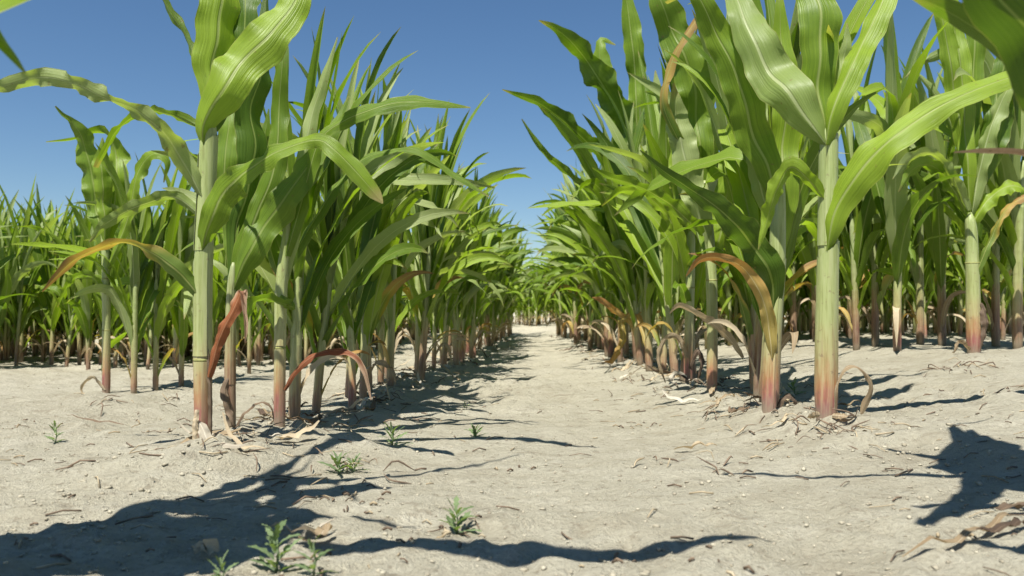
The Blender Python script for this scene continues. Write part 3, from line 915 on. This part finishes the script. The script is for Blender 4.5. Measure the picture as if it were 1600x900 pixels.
# the plant with an orange foot at the right
h = Hero(1520, 550, 'tall corn plant with orange and dark brown foot standing apart on the right')
h.stalk([(1522, 556, 22), (1521, 500, 22), (1520, 440, 20), (1518, 370, 18), (1516, 345, 15), (1516, 336, 8), (1516, 332, 4)], (410,), M_STALK)
h.leaf([(1516, 335, 20, -.006), (1512, 270, 26, -.006), (1508, 190, 30, .0), (1500, 100, 30, .01), (1488, 20, 26, .03), (1470, -60, 2, .05)], M_LEAF, (5, 15, 30), .5, 1.0, .05)
h.leaf([(1518, 335, 18, -.004), (1530, 270, 26, -.01), (1548, 200, 28, -.015), (1575, 140, 24, -.02), (1615, 110, 16, -.02), (1660, 130, 2, -.02)], M_PALE, (15, 40, 50), .4, 1.0, .07)
h.leaf([(1514, 345, 18, .004), (1492, 300, 28, .0), (1462, 262, 28, -.01), (1430, 262, 24, -.02), (1404, 300, 2, -.02)], M_DEEP, (20, 40, 40), .3, 1.0, .09)
h.leaf([(1518, 350, 18, -.004), (1546, 310, 24, -.01), (1582, 290, 24, -.015), (1615, 310, 20, -.02), (1640, 360, 2, -.02)], M_LEAF, (20, 45, 40), .3, 1.0, .09)
h.leaf([(1516, 310, 20, 0), (1540, 250, 40, 0), (1556, 190, 46, 0), (1562, 130, 40, 0), (1580, 60, 26, .01), (1600, 0, 2, .02)], M_DEEP, (10, 10, 30), .25, .8, .05)
h.leaf([(1516, 280, 18, .01), (1502, 210, 30, .02), (1490, 130, 32, .02), (1478, 60, 30, .03), (1465, -10, 22, .03), (1450, -80, 2, .03)], M_LEAF, (0, 20, 20), .3, .8, .05)
h.leaf([(1516, 260, 16, .02), (1518, 170, 28, .02), (1522, 80, 30, .02), (1526, 0, 26, .02), (1530, -100, 2, .03)], M_LEAF, (20, 10, 20), .3, .8, .05)
h.leaf([(1512, 330, 16, -.01), (1490, 280, 20, -.02), (1455, 240, 20, -.03), (1420, 250, 20, -.03), (1395, 280, 2, -.03)], M_PALE, (30, 50, 30), .3, .8, .05)
h.leaf([(1524, 430, 12, -.01), (1545, 380, 14, -.02), (1570, 330, 15, -.03), (1600, 308, 14, -.03), (1640, 305, 2, -.03)], M_YELL, (30, 50, 40), .3, .8, .05)
h.leaf([(1522, 470, 12, -.01), (1534, 480, 12, -.015), (1540, 510, 12, -.02), (1532, 548, 2, -.02)], M_DARKDRY, (20, 50), .4, .5, .1, 3, name='dead_leaf')
h.leaf([(1515, 548, 7, -.015), (1500, 535, 9, -.03), (1488, 560, 2, -.04)], M_DRY, (40, 50), .4, .4, .1, 3, name='dead_leaf')

# the plant standing forward on the left
h = Hero(166, 614, 'broad leaved corn plant standing forward at the left, its curled leaf tips against sky')
h.stalk([(166, 620, 13), (166, 540, 12), (166, 460, 12), (164, 380, 11), (160, 310, 9), (156, 240, 6)], (520, 440), M_STALK)
h.leaf([(160, 400, 12, 0), (150, 320, 34, 0), (140, 260, 40, 0), (128, 215, 30, -.02), (112, 190, 14, -.03), (98, 180, 8, -.04), (86, 166, 3, -.05)], M_DEEP, (5, 15, 40), .35, .8, .08)
h.leaf([(164, 400, 12, .0), (178, 320, 34, .01), (182, 260, 36, .02), (172, 215, 26, .03), (150, 205, 18, .03), (115, 218, 10, .02), (72, 222, 2, .0)], M_LEAF, (-10, 10, 60, 50), .35, .8, .08)
h.leaf([(164, 390, 12, -.01), (162, 320, 26, -.02), (158, 260, 30, -.03), (160, 215, 2, -.03)], M_LEAF, (10, 10), .5, .8, .04)
h.leaf([(168, 420, 10, -.02), (200, 340, 18, -.03), (215, 270, 22, -.04), (240, 240, 20, -.05), (262, 252, 12, -.05), (256, 285, 2, -.05)], M_LEAF, (20, 40, 30), .3, .8, .08)
h.leaf([(164, 460, 10, -.01), (140, 430, 14, -.02), (110, 440, 14, -.03), (90, 480, 2, -.03)], M_LEAF, (40, 50), .3, .8, .08)
h.leaf([(163, 610, 5, -.01), (145, 590, 6, -.015), (128, 605, 5, -.02), (132, 622, 2, -.02)], M_DRY, (40, 40), .3, .4, .1, 3, name='dead_leaf')

# two plants of the same rows nearer than the picture: their shadows and a few leaf tips come into it
D2 = np.array([math.sin(SH_AZ), math.cos(SH_AZ)]) / math.tan(SUN_EL)


def above(px, py, z):
    """A point z camera-heights up whose shadow falls on the ground seen at a pixel."""
    z = z + 0.4
    p = ground(px, py)
    q = p[:2] - D2 * (z * U - p[2])
    return [q[0] / U, q[1] / U, z]


h = Hero(0, 0, 'near corn plant of the left row, its shadow across the lower left soil', loc=(-2.55 * U, 2.3 * U))
zz = h.o[2] / U
b = (h.o / U).tolist()
g = Geo()
stalk_geo(g, 1.95 * U, 0.014, [0.03, 0.1, 0.17, 0.24], 12, 20)
link('stalk', g.mesh('stalk', [M_STALK]), h.root)
top = lambda z, r=0.0: [b[0] + r, b[1], b[2] + z]
W = lambda p, w: [*p, w]
h.wleaf([W(top(1.95), .16), W(above(300, 830, 2.3), .36), W(above(420, 800, 2.55), .44), W(above(520, 770, 2.6), .40), W(above(612, 762, 2.5), .05)], M_LEAF, (30, 60, 60), .2, .8, .06)
h.wleaf([W(top(1.9), .16), W(above(330, 850, 2.0), .38), W(above(450, 850, 2.2), .28), W(above(560, 862, 2.35), .24), W(above(760, 872, 2.5), .27), W(above(960, 868, 2.5), .20), W(above(1210, 850, 2.3), .02)], M_LEAF, (40, 60, 70, 60), .2, .8, .05)
h.wleaf([W(top(1.7), .15), W(above(330, 815, 2.6), .38), W(above(420, 770, 2.9), .34), W(above(500, 720, 3.15), .05)], M_LEAF, (40, 50), .2, .8, .06)
h.wleaf([W(top(1.5), .15), W(above(250, 860, 1.9), .34), W(above(150, 850, 2.1), .46), W(above(60, 850, 2.1), .36), W(above(-60, 850, 1.9), .03)], M_LEAF, (60, 60, 60), .2, .8, .08)
h.wleaf([W(top(1.6), .15), W(above(250, 835, 2.2), .36), W(above(180, 828, 2.5), .36), W(above(90, 838, 2.5), .26), W(above(20, 865, 2.2), .04)], M_LEAF, (40, 40, 60), .2, .8, .14)
h.wleaf([W(top(1.2), .15), W(above(240, 880, 1.6), .36), W(above(130, 890, 1.8), .44), W(above(10, 890, 1.8), .3), W(above(-90, 880, 1.7), .03)], M_LEAF, (60, 60), .2, .8, .08)
h.wleaf([W(top(2.0), .14), W(above(240, 800, 2.9), .34), W(above(330, 780, 3.2), .36), W(above(480, 760, 3.3), .26), W(above(640, 745, 3.3), .2), W(above(815, 713, 3.2), .03)], M_LEAF, (10, 30, 50), .3, .8, .05)
h.wleaf([W(top(2.0), .14), W([-2.2, 3.3, 3.2], .2), W(above(560, 700, 3.3), .2), W(above(650, 690, 3.5), .17), W(above(770, 690, 3.5), .15), W(above(870, 694, 3.3), .10), W(above(940, 699, 3.1), .02)], M_LEAF, (20, 50, 60), .2, .8, .04)
h.wleaf([W(top(1.9), .15), W(above(330, 790, 2.7), .36), W(above(430, 765, 2.9), .44), W(above(520, 758, 3.0), .30), W(above(560, 790, 2.9), .03)], M_DEEP, (50, 60), .2, .8, .12)
h.wleaf([W(top(1.6), .15), W(above(300, 860, 2.2), .40), W(above(340, 830, 2.5), .5), W(above(400, 810, 2.6), .4), W(above(470, 800, 2.6), .03)], M_DEEP, (50, 60), .2, .8, .12)
h.wleaf([W(top(1.3), .15), W(above(300, 890, 1.5), .4), W(above(360, 860, 1.7), .4), W(above(470, 810, 2.6), .2), W(above(650, 820, 2.8), .02)], M_LEAF, (50, 60), .2, .8, .08)
tip = lambda px, py: (at(px, py, 2.5 * U) / U).tolist()
h.wleaf([W(top(2.0), .14), W(tip(-260, -90), .14), W(tip(-90, -30), .10), W(tip(0, 62), .055), W(tip(40, 114), .01)], M_DEEP, (10, 30, 50), .3, .8, .05)

h = Hero(0, 0, 'near corn plant of the right row, its leaves hanging into the upper right corner', loc=(3.05 * U, 3.3 * U))
b = (h.o / U).tolist()
g = Geo()
stalk_geo(g, 2.1 * U, 0.015, [0.03, 0.11, 0.18, 0.26], 12, 20)
link('stalk', g.mesh('stalk', [M_STALK]), h.root)
h.wleaf([W(top(2.0), .16), W(above(1600, 735, 2.5), .7), W(above(1545, 722, 2.9), .62), W(above(1505, 690, 3.0), .16), W(above(1490, 672, 2.95), .08), W(above(1550, 660, 2.9), .01)], M_DEEP, (30, 50, 60), .2, .8, .05)
h.wleaf([W(top(1.9), .16), W(above(1600, 742, 2.4), .44), W(above(1550, 742, 2.6), .3), W(above(1500, 790, 2.6), .17), W(above(1440, 832, 2.4), .06)], M_LEAF, (30, 50), .2, .8, .05)
h.wleaf([W(top(1.7), .16), W(above(1600, 720, 2.3), .40), W(above(1530, 712, 2.5), .14), W(above(1450, 713, 2.5), .07), W(above(1386, 702, 2.3), .03)], M_LEAF, (60, 60), .2, .8, .05)
h.wleaf([W(top(1.5), .16), W(above(1600, 750, 2.0), .4), W(above(1520, 742, 2.1), .10), W(above(1320, 746, 2.2), .05), W(above(1130, 744, 2.0), .04)], M_LEAF, (60, 70), .2, .8, .05)
h.wleaf([W(top(1.8), .16), W(above(1600, 750, 2.4), .7), W(above(1560, 735, 2.8), .7), W(above(1530, 700, 2.9), .4), W(above(1515, 680, 2.8), .05)], M_LEAF, (50, 50), .2, .8, .05)
Y0 = 3.0 * U
tip = lambda px, py, dy=0.0: (at(px, py, Y0 + dy * U) / U).tolist()
h.wleaf([W(top(1.95), .16), W(tip(1720, 240), .20), W(tip(1640, 130), .16), W(tip(1560, 70), .14), W(tip(1490, 22), .11), W(tip(1420, -8), .02)], M_DEEP, (20, 50, 40), .25, .8, .04)
h.wleaf([W(top(2.05), .16), W(tip(1700, 150, -.5), .26), W(tip(1610, 50, -.6), .27), W(tip(1545, -20, -.6), .2), W(tip(1500, -90, -.6), .02)], M_DEEP, (10, 25, 30), .25, .8, .04)
h.wleaf([W(top(1.5), .08), W(tip(1690, 260, .2), .05), W(tip(1600, 240, .2), .035), W(tip(1540, 237, .2), .03), W(tip(1490, 238, .2), .008)], M_RED, (20, 50), .3, .4, .08, name='dead_leaf')

# --- the rows ---------------------------------------------------------------------------------------


def row_points(row, start, end, step):
    seg = np.concatenate([[0], np.cumsum(np.linalg.norm(np.diff(row[:, :2], axis=0), axis=1))])
    s = start
    while s < min(end, seg[-1]):
        yield np.interp(s, seg, row[:, 0]), np.interp(s, seg, row[:, 1]), s
        s += step * random.uniform(0.75, 1.25)


def free(x, y, d):
    return all((x - a) ** 2 + (y - b) ** 2 > d * d for a, b in placed)


def rand_turn(spread=0.6):
    return random.choice([0, math.pi]) + random.gauss(0, spread)


ORD = 'fourth fifth sixth seventh eighth ninth tenth eleventh twelfth thirteenth fourteenth fifteenth sixteenth'.split()
for row, base_label, grp, sc0, start in ((ROW_L, 'left', 'corn plants along the left of the path', 0.94, 1.5 * U), (ROW_R, 'right', 'corn plants along the right of the path', 1.10, 0.9 * U)):
    n_named = 0
    for x, y, s in row_points(row, start, 60 * U, 0.46 * U):
        x += random.gauss(0, 0.14 * U)
        if not free(x, y, 0.26 * U):
            continue
        near = y < 22 * U
        n_named += 1
        lab = f'corn plant in the dense row along the {base_label} side of the sandy path' if near else f'far corn plant deep in the row on the {base_label} side of the path'
        if n_named <= len(ORD):
            lab = f'{ORD[n_named - 1]} corn plant from the front in the row along the {base_label} of the path'
            if base_label == 'right':
                lab = lab.replace(ORD[n_named - 1], (ORD[1:] + ['seventeenth'])[n_named - 1])
        lean = 0.02 if base_label == 'left' else -0.04
        plant_near(x, y, lab, grp if near else grp.replace('corn', 'far corn'), sc0 * random.uniform(0.88, 1.1), rand_turn(0.9), None, near, (random.gauss(0, .05), lean + random.gauss(0, .04)))

# plants between the front ones of the rows at left, each where its stalk meets the soil
for px, py, sc, lab in ((209, 613, .82, 'small corn plant behind and just right of the broad leaved one at the left'),
                        (243, 609, .84, 'slim corn plant halfway between the broad leaved plant and the first tall stalk'),
                        (283, 603, .82, 'corn plant just left of the first tall stalk, farther back in its row')):
    p = ground(px, py)
    plant_near(p[0], p[1], lab, None, sc, rand_turn(), None, True)
for px, py, sc, lab in ((1338, 545, 1.15, 'pale stalked corn plant right behind the stout plant of the right row'),
                        (1402, 551, 1.3, 'dark stalked corn plant midway between the stout plant and the orange footed one'),
                        (1438, 538, 1.2, 'corn plant with a straw coloured stalk left of the orange footed one'),
                        (1240, 537, 1.15, 'slender corn plant seen between the two front stalks of the right row'),
                        (1590, 545, 1.35, 'tall corn plant at the right edge beyond the orange footed one'),
                        (1368, 541, 1.1, 'corn plant half hidden between the pale stalked and the dark stalked ones at right'),
                        (1472, 539, 1.15, 'corn plant standing just left of the orange footed one, a little behind it'),
                        (1556, 541, 1.15, 'corn plant standing just right of the orange footed one, a little behind it'),
                        (1275, 536, 1.2, 'corn plant mostly hidden behind the stout plant of the right row')):
    p = ground(px, py)
    plant_near(p[0], p[1], lab, None, sc, rand_turn(), None, True)

# the blocks of maize behind, left and right
for (xa, xb, ya, yb, grp, lab, sc, m) in ((-13.5, -3.9, 14.2, 24, 'corn plants of the block at the far left', 'corn plant in the dense block beyond the bare soil at the left', .84, 105),
                                         (4.3, 15.0, 14.6, 25, 'corn plants of the block at the far right', 'corn plant in the dense block beyond the bare soil at the right', .84, 105)):
    got = 0
    for tries in range(6000):
        if got >= m:
            break
        x = random.uniform(xa, xb) * U
        y = (ya + (yb - ya) * random.random() ** 1.7 + random.uniform(-.3, .3)) * U
        if not free(x, y, 0.42 * U):
            continue
        front = y < 16.2 * U
        plant_near(x, y, lab.replace('corn plant in', 'corn plant fronting') if front else lab.replace('corn plant in', 'half hidden corn plant inside').replace('the bare', 'bare'),
                   grp + (', front edge' if front else ', inside'), sc * random.uniform(.86, 1.1), rand_turn(1.0), None, y < 16.5 * U, (random.gauss(0, .04), random.gauss(0, .05)))
        got += 1

# everything behind those: one mass
Xf = []


def mass(n, xa, xb, ya, yb, sc):
    for _ in range(n):
        Xf.append((random.uniform(xa, xb) * U, random.uniform(ya, yb) * U, sc * random.uniform(.85, 1.12)))


mass(480, -26, -3.6, 19, 44, .86)
mass(480, 4.6, 30, 20, 44, .88)
mass(70, -4.4, -3.1, 12.5, 30, .84)
mass(60, 3.6, 4.8, 14, 30, .9)
mass(150, -14, -3.9, 16.2, 23, .86)
mass(150, 4.6, 15, 16.5, 24, .88)
mass(130, -3.9, -2.2, 30, 60, .95)
mass(130, 2.6, 5.0, 30, 60, 1.05)
mass(260, -5, 7, 44, 62, .95)
g = Geo()
for x, y, sc in Xf:
    src = random.choice(FAR)[0]
    a = rand_turn(1.0)
    ca, sa = math.cos(a) * sc, math.sin(a) * sc
    V = np.concatenate(src.v)
    V = np.stack([V[:, 0] * ca - V[:, 1] * sa + x, V[:, 0] * sa + V[:, 1] * ca + y, V[:, 2] * sc + hz(x, y)], 1)
    base = g.n
    g.v.append(V)
    g.uv.append(np.concatenate(src.uv))
    g.f.extend([tuple(i + base for i in q) for q in src.f])
    g.mi.extend(src.mi)
    g.n += len(V)
o = link('distant_crop', g.mesh('distant_crop', ALL_MATS))
tag(o, 'mass of far corn plants closing the end of the path', None, None, 'stuff')

# ------------------------------------------------------------------ weeds
def weed(px, py, size, n, label, seed, tall=0.6, wide=0.2):
    R = random.Random(seed)
    p = ground(px, py)
    z = hz(p[0], p[1])
    t = thing('weed', (p[0], p[1], z), label, 'weed')
    S = size * p[1] / F
    g = Geo()
    tube(g, np.array([[0, 0, -0.004], [0.002, 0, S * tall * .3], [0, 0.002, S * tall * .62]]), [S * .022, S * .018, S * .01], 6)
    link('stem', g.mesh('stem', [M_WEED]), t)
    for i in range(n):
        q = i / max(1, n - 1)
        az = i * 2.4 + R.uniform(-.4, .4)
        ln = S * (0.5 - 0.22 * q) * R.uniform(.8, 1.2)
        pth, w, nr = leaf_path(S * tall * .6 * q, az, math.radians(62 - 40 * q + R.uniform(-12, 12)), math.radians(100 - 50 * q + R.uniform(-25, 25)), ln, 10, 1.2, R.uniform(-.5, .5), 0.001)
        pth[:, 2] = np.maximum(pth[:, 2], 0.002)
        s = np.linspace(0, 1, 10)
        tooth = 1 + 0.35 * np.sign(np.sin(s * 22 + i))
        wd = ln * wide * np.sin(np.pi * np.clip(s * .92 + .06, 0, 1)) ** .8 * tooth + .0004
        g = Geo()
        blade(g, pth, wd, w, nr, 2, R.uniform(.1, .4), .2, .03, 3, i)
        link('leaf', g.mesh('leaf', [M_WEED]), t)


weed(712, 838, 82, 13, 'small bright green weed alone in the middle of the sandy path', 3, .75, .26)
weed(86, 690, 46, 11, 'small weed on bare soil at far left of the first tall stalk', 4, .9, .22)
weed(612, 700, 64, 16, 'feathery grey green weed at the edge of the left row shadow', 5, .6, .16)
weed(528, 742, 72, 15, 'low spreading weed between the left row and its big dark shadow', 6, .45, .18)
weed(552, 738, 52, 12, 'weed with ragged leaves touching the big dark shadow from behind', 11, .5, .18)
weed(742, 688, 52, 11, 'flat weed farther along the path beside a thin leaf shadow', 7, .35, .2)
weed(430, 900, 112, 13, 'large pale green weed at the bottom edge of the photo left of centre', 8, .9, .26)
weed(488, 915, 90, 9, 'weed at the bottom edge just right of the large pale green one', 9, .9, .22)
weed(345, 915, 66, 9, 'weed half inside the big dark shadow at the bottom edge', 12, .8, .2)
weed(1240, 625, 44, 11, 'dark little weed between the two front stalks of the right row', 10, .8, .25)
weed(728, 642, 22, 8, 'tiny weed far along the left side of the path', 13, .5, .22)

# ------------------------------------------------------------------ litter and soil crumbs
def scrap(p, length, width, az, curl, mat, label=None, group=None, name='dry_leaf', seed=0, lift=0.0):
    R = random.Random(seed)
    n = 12
    s = np.linspace(-.5, .5, n)
    x = s * length
    side = curl * length * (s ** 2) * R.choice([-1, 1])
    ca, sa = math.cos(az), math.sin(az)
    P = np.stack([p[0] + x * ca - side * sa, p[1] + x * sa + side * ca, 0 * x], 1)
    P[:, 2] = height(P[:, 0], P[:, 1]) + 0.0035 + lift * length * np.clip(s + .1, 0, 1) ** 1.5 + 0.004 * np.abs(np.sin(s * 9 + seed))
    root = np.array([p[0], p[1], hz(p[0], p[1])])
    t = unit(np.gradient(P, axis=0))
    up = np.array([0, 0, 1.0])
    w = unit(np.cross(t, up))
    nr = np.cross(w, t)
    a = np.linspace(R.uniform(-.6, .6), R.uniform(-1.2, 1.2), n)[:, None]
    w, nr = w * np.cos(a) + nr * np.sin(a), nr * np.cos(a) - w * np.sin(a)
    g = Geo()
    blade(g, P - root, width * np.clip(np.sin(np.pi * (s * .94 + .5)), .08, 1) ** .6, w, nr, 2, .5, .1, .12, 2, seed)
    o = link(name, g.mesh(name, [mat]))
    o.location = root
    return tag(o, label, 'dry leaf', group)


GL = 'dry leaf scraps along the rows'
sd = 0
for row, grp_lab in ((ROW_L, 'scrap of dead corn leaf lying at the foot of the left row'), (ROW_R, 'scrap of dead corn leaf lying at the foot of the right row')):
    for x, y, s in row_points(row, 0.0, 22 * U, 0.15 * U):
        sd += 1
        m = random.choice([M_DRY, M_DRY, M_WHITE, M_DARKDRY, M_DARKDRY, M_DARKDRY])
        if s > 14 * U and sd % 2:
            continue
        scrap((x + random.gauss(0.0, 0.28 * U), y + random.gauss(-.1, .3) * U), random.uniform(.14, .5) * U, random.uniform(.025, .065) * U, random.uniform(0, 3.14), random.uniform(0, .8), m, grp_lab, GL + (' at left' if row is ROW_L else ' at right'), seed=sd, lift=random.choice([0, .1, .3, .6]))


def gp(px, py):
    return ground(px, py)[:2]


p0, p1 = gp(1440, 888), gp(1592, 822)
scrap((p0 + p1) / 2, float(np.linalg.norm(p1 - p0)) * 1.1, .036 * U, math.atan2(*(p1 - p0)[::-1]), .25, M_DRY, 'long dry corn leaf lying on the soil at the lower right', None, 'dry_leaf', 501)
scrap(gp(1575, 842), .34 * U, .04 * U, .5, .3, M_DARKDRY, 'short dark dead leaf beside the long dry one at the lower right', None, 'dry_leaf', 502)
scrap(gp(1595, 800), .3 * U, .06 * U, .2, .3, M_DARKDRY, 'dark dead leaf at the right edge below the large leaf shadow', None, 'dry_leaf', 503)
scrap(gp(1090, 712), .3 * U, .05 * U, .1, .6, M_DRY, 'crumpled dry scrap lying alone right of the path centre', None, 'dry_leaf', 504)
scrap(gp(150, 660), .5 * U, .03 * U, .05, .1, M_DARKDRY, 'thin dark dead leaf flat on the soil at the left', None, 'dry_leaf', 505)
scrap(gp(500, 850), .22 * U, .08 * U, 1.2, .6, M_DRY, 'curled dry scrap beside the weeds at the lower left', None, 'dry_leaf', 506, .3)
scrap(gp(470, 838), .3 * U, .05 * U, .2, .6, M_WHITE, 'pale dry scrap at the tip of the big dark shadow', None, 'dry_leaf', 507, .2)
scrap(gp(320, 880), .1 * U, .09 * U, .2, .6, M_DRY, 'small tan scrap inside the big dark shadow', None, 'dry_leaf', 508, .3)

g = Geo()
for i in range(420):
    near = i < 270
    row = random.choice([ROW_L, ROW_R])
    y = random.uniform(2.9, 9 if near else 20) * U
    x = row_x(row, y) + random.gauss(0, .8 if random.random() < .7 else 2.6) * U
    L_ = random.uniform(.03, .17) * U
    a = random.gauss(0, .7)
    q = np.array([[x - L_ / 2 * math.cos(a), y - L_ / 2 * math.sin(a), 0], [x, y + random.uniform(-.1, .1) * L_, 0], [x + L_ / 2 * math.cos(a), y + L_ / 2 * math.sin(a), 0]])
    q[:, 2] = height(q[:, 0], q[:, 1]) + 0.0012 + np.array([0, random.uniform(0, .12), 0]) * L_
    tube(g, q, random.uniform(.0004, .0010), 4, random.choice([0, 1, 1]))
for px, py, k in ((1290, 676, 16), (1235, 660, 12), (1325, 668, 10), (1140, 640, 14), (1095, 714, 10), (1060, 606, 14), (1000, 590, 12), (950, 566, 10), (1525, 566, 14), (1480, 572, 8), (1590, 600, 8),
                  (340, 716, 10), (400, 690, 12), (480, 664, 14), (545, 650, 14), (610, 622, 12), (180, 626, 10), (280, 612, 8), (530, 720, 8)):
    cx, cy = ground(px, py, .08 * U)[:2]
    for j in range(k):
        x, y = cx + random.gauss(0, .22 * U), cy + random.gauss(0, .16 * U)
        L_ = random.uniform(.05, .2) * U
        a = random.uniform(0, 3.14)
        q = np.array([[x - L_ / 2 * math.cos(a), y - L_ / 2 * math.sin(a), 0], [x + random.gauss(0, .15) * L_, y + random.gauss(0, .15) * L_, 0], [x + L_ / 2 * math.cos(a), y + L_ / 2 * math.sin(a), 0]])
        q[:, 2] = height(q[:, 0], q[:, 1]) + 0.001 + np.array([0, random.uniform(.05, .4), random.uniform(0, .3)]) * L_
        q = spline(q, 7)
        tube(g, q, np.array([.3, .8, 1, 1, 1, .7, .3]) * random.uniform(.0005, .0013), 5, random.choice([0, 1, 1]))
for i in range(22):
    y0 = random.uniform(2.8, 9) * U
    x0 = random.uniform(-.6, .6) * y0
    for j in range(random.randint(3, 8)):
        x, y = x0 + random.gauss(0, .12 * U), y0 + random.gauss(0, .12 * U)
        L_ = random.uniform(.015, .06) * U
        a = random.uniform(0, 3.14)
        q = np.array([[x - L_ / 2 * math.cos(a), y - L_ / 2 * math.sin(a), 0], [x, y, 0], [x + L_ / 2 * math.cos(a), y + L_ / 2 * math.sin(a), 0]])
        q[:, 2] = height(q[:, 0], q[:, 1]) + 0.001 + np.array([0, .25, 0]) * L_
        tube(g, q, random.uniform(.0005, .0013), 4, random.choice([0, 1, 1]))
o = link('straw_litter', g.mesh('straw_litter', [M_STRAW, M_TWIG]))
tag(o, 'fine bits of straw and root strewn over the soil', None, None, 'stuff')

ico = np.array([[0, 0, 1], [.89, 0, .45], [.28, .85, .45], [-.72, .53, .45], [-.72, -.53, .45], [.28, -.85, .45], [.72, .53, -.45], [-.28, .85, -.45], [-.89, 0, -.45], [-.28, -.85, -.45], [.72, -.53, -.45], [0, 0, -1]])
icf = [(0, 1, 2), (0, 2, 3), (0, 3, 4), (0, 4, 5), (0, 5, 1), (1, 6, 2), (2, 7, 3), (3, 8, 4), (4, 9, 5), (5, 10, 1), (6, 7, 2), (7, 8, 3), (8, 9, 4), (9, 10, 5), (10, 6, 1), (11, 7, 6), (11, 8, 7), (11, 9, 8), (11, 10, 9), (11, 6, 10)]
g = Geo()
for i in range(9000):
    y = (2.6 + 13 * random.random() ** 1.8) * U
    x = random.uniform(-.68, .68) * y
    if random.random() < .35:
        x = row_x(random.choice([ROW_L, ROW_R]), y) + random.gauss(0, .5 * U)
    r = 0.0006 + 0.0020 * random.random() ** 5 + (0.0028 * random.random() ** 3 if random.random() < .02 else 0)
    if i < 450:
        row = random.choice([ROW_L, ROW_R])
        y = random.uniform(4.5, 16) * U
        x = row_x(row, y) + random.gauss(0, .3 * U)
        r = random.uniform(.0012, .0036)
    V = ico * r * rng.uniform(.5, 1.45, (12, 1)) * np.array([rng.uniform(.7, 1.3), rng.uniform(.7, 1.3), rng.uniform(.45, .8)]) + np.array([x, y, hz(x, y) + r * .35])
    g.add(V, icf, np.zeros((12, 2)))
me = g.mesh('soil_crumbs', [M_CRUMB])
o = link('soil_crumbs', me)
tag(o, 'loose crumbs and clods of sandy soil', None, None, 'stuff')
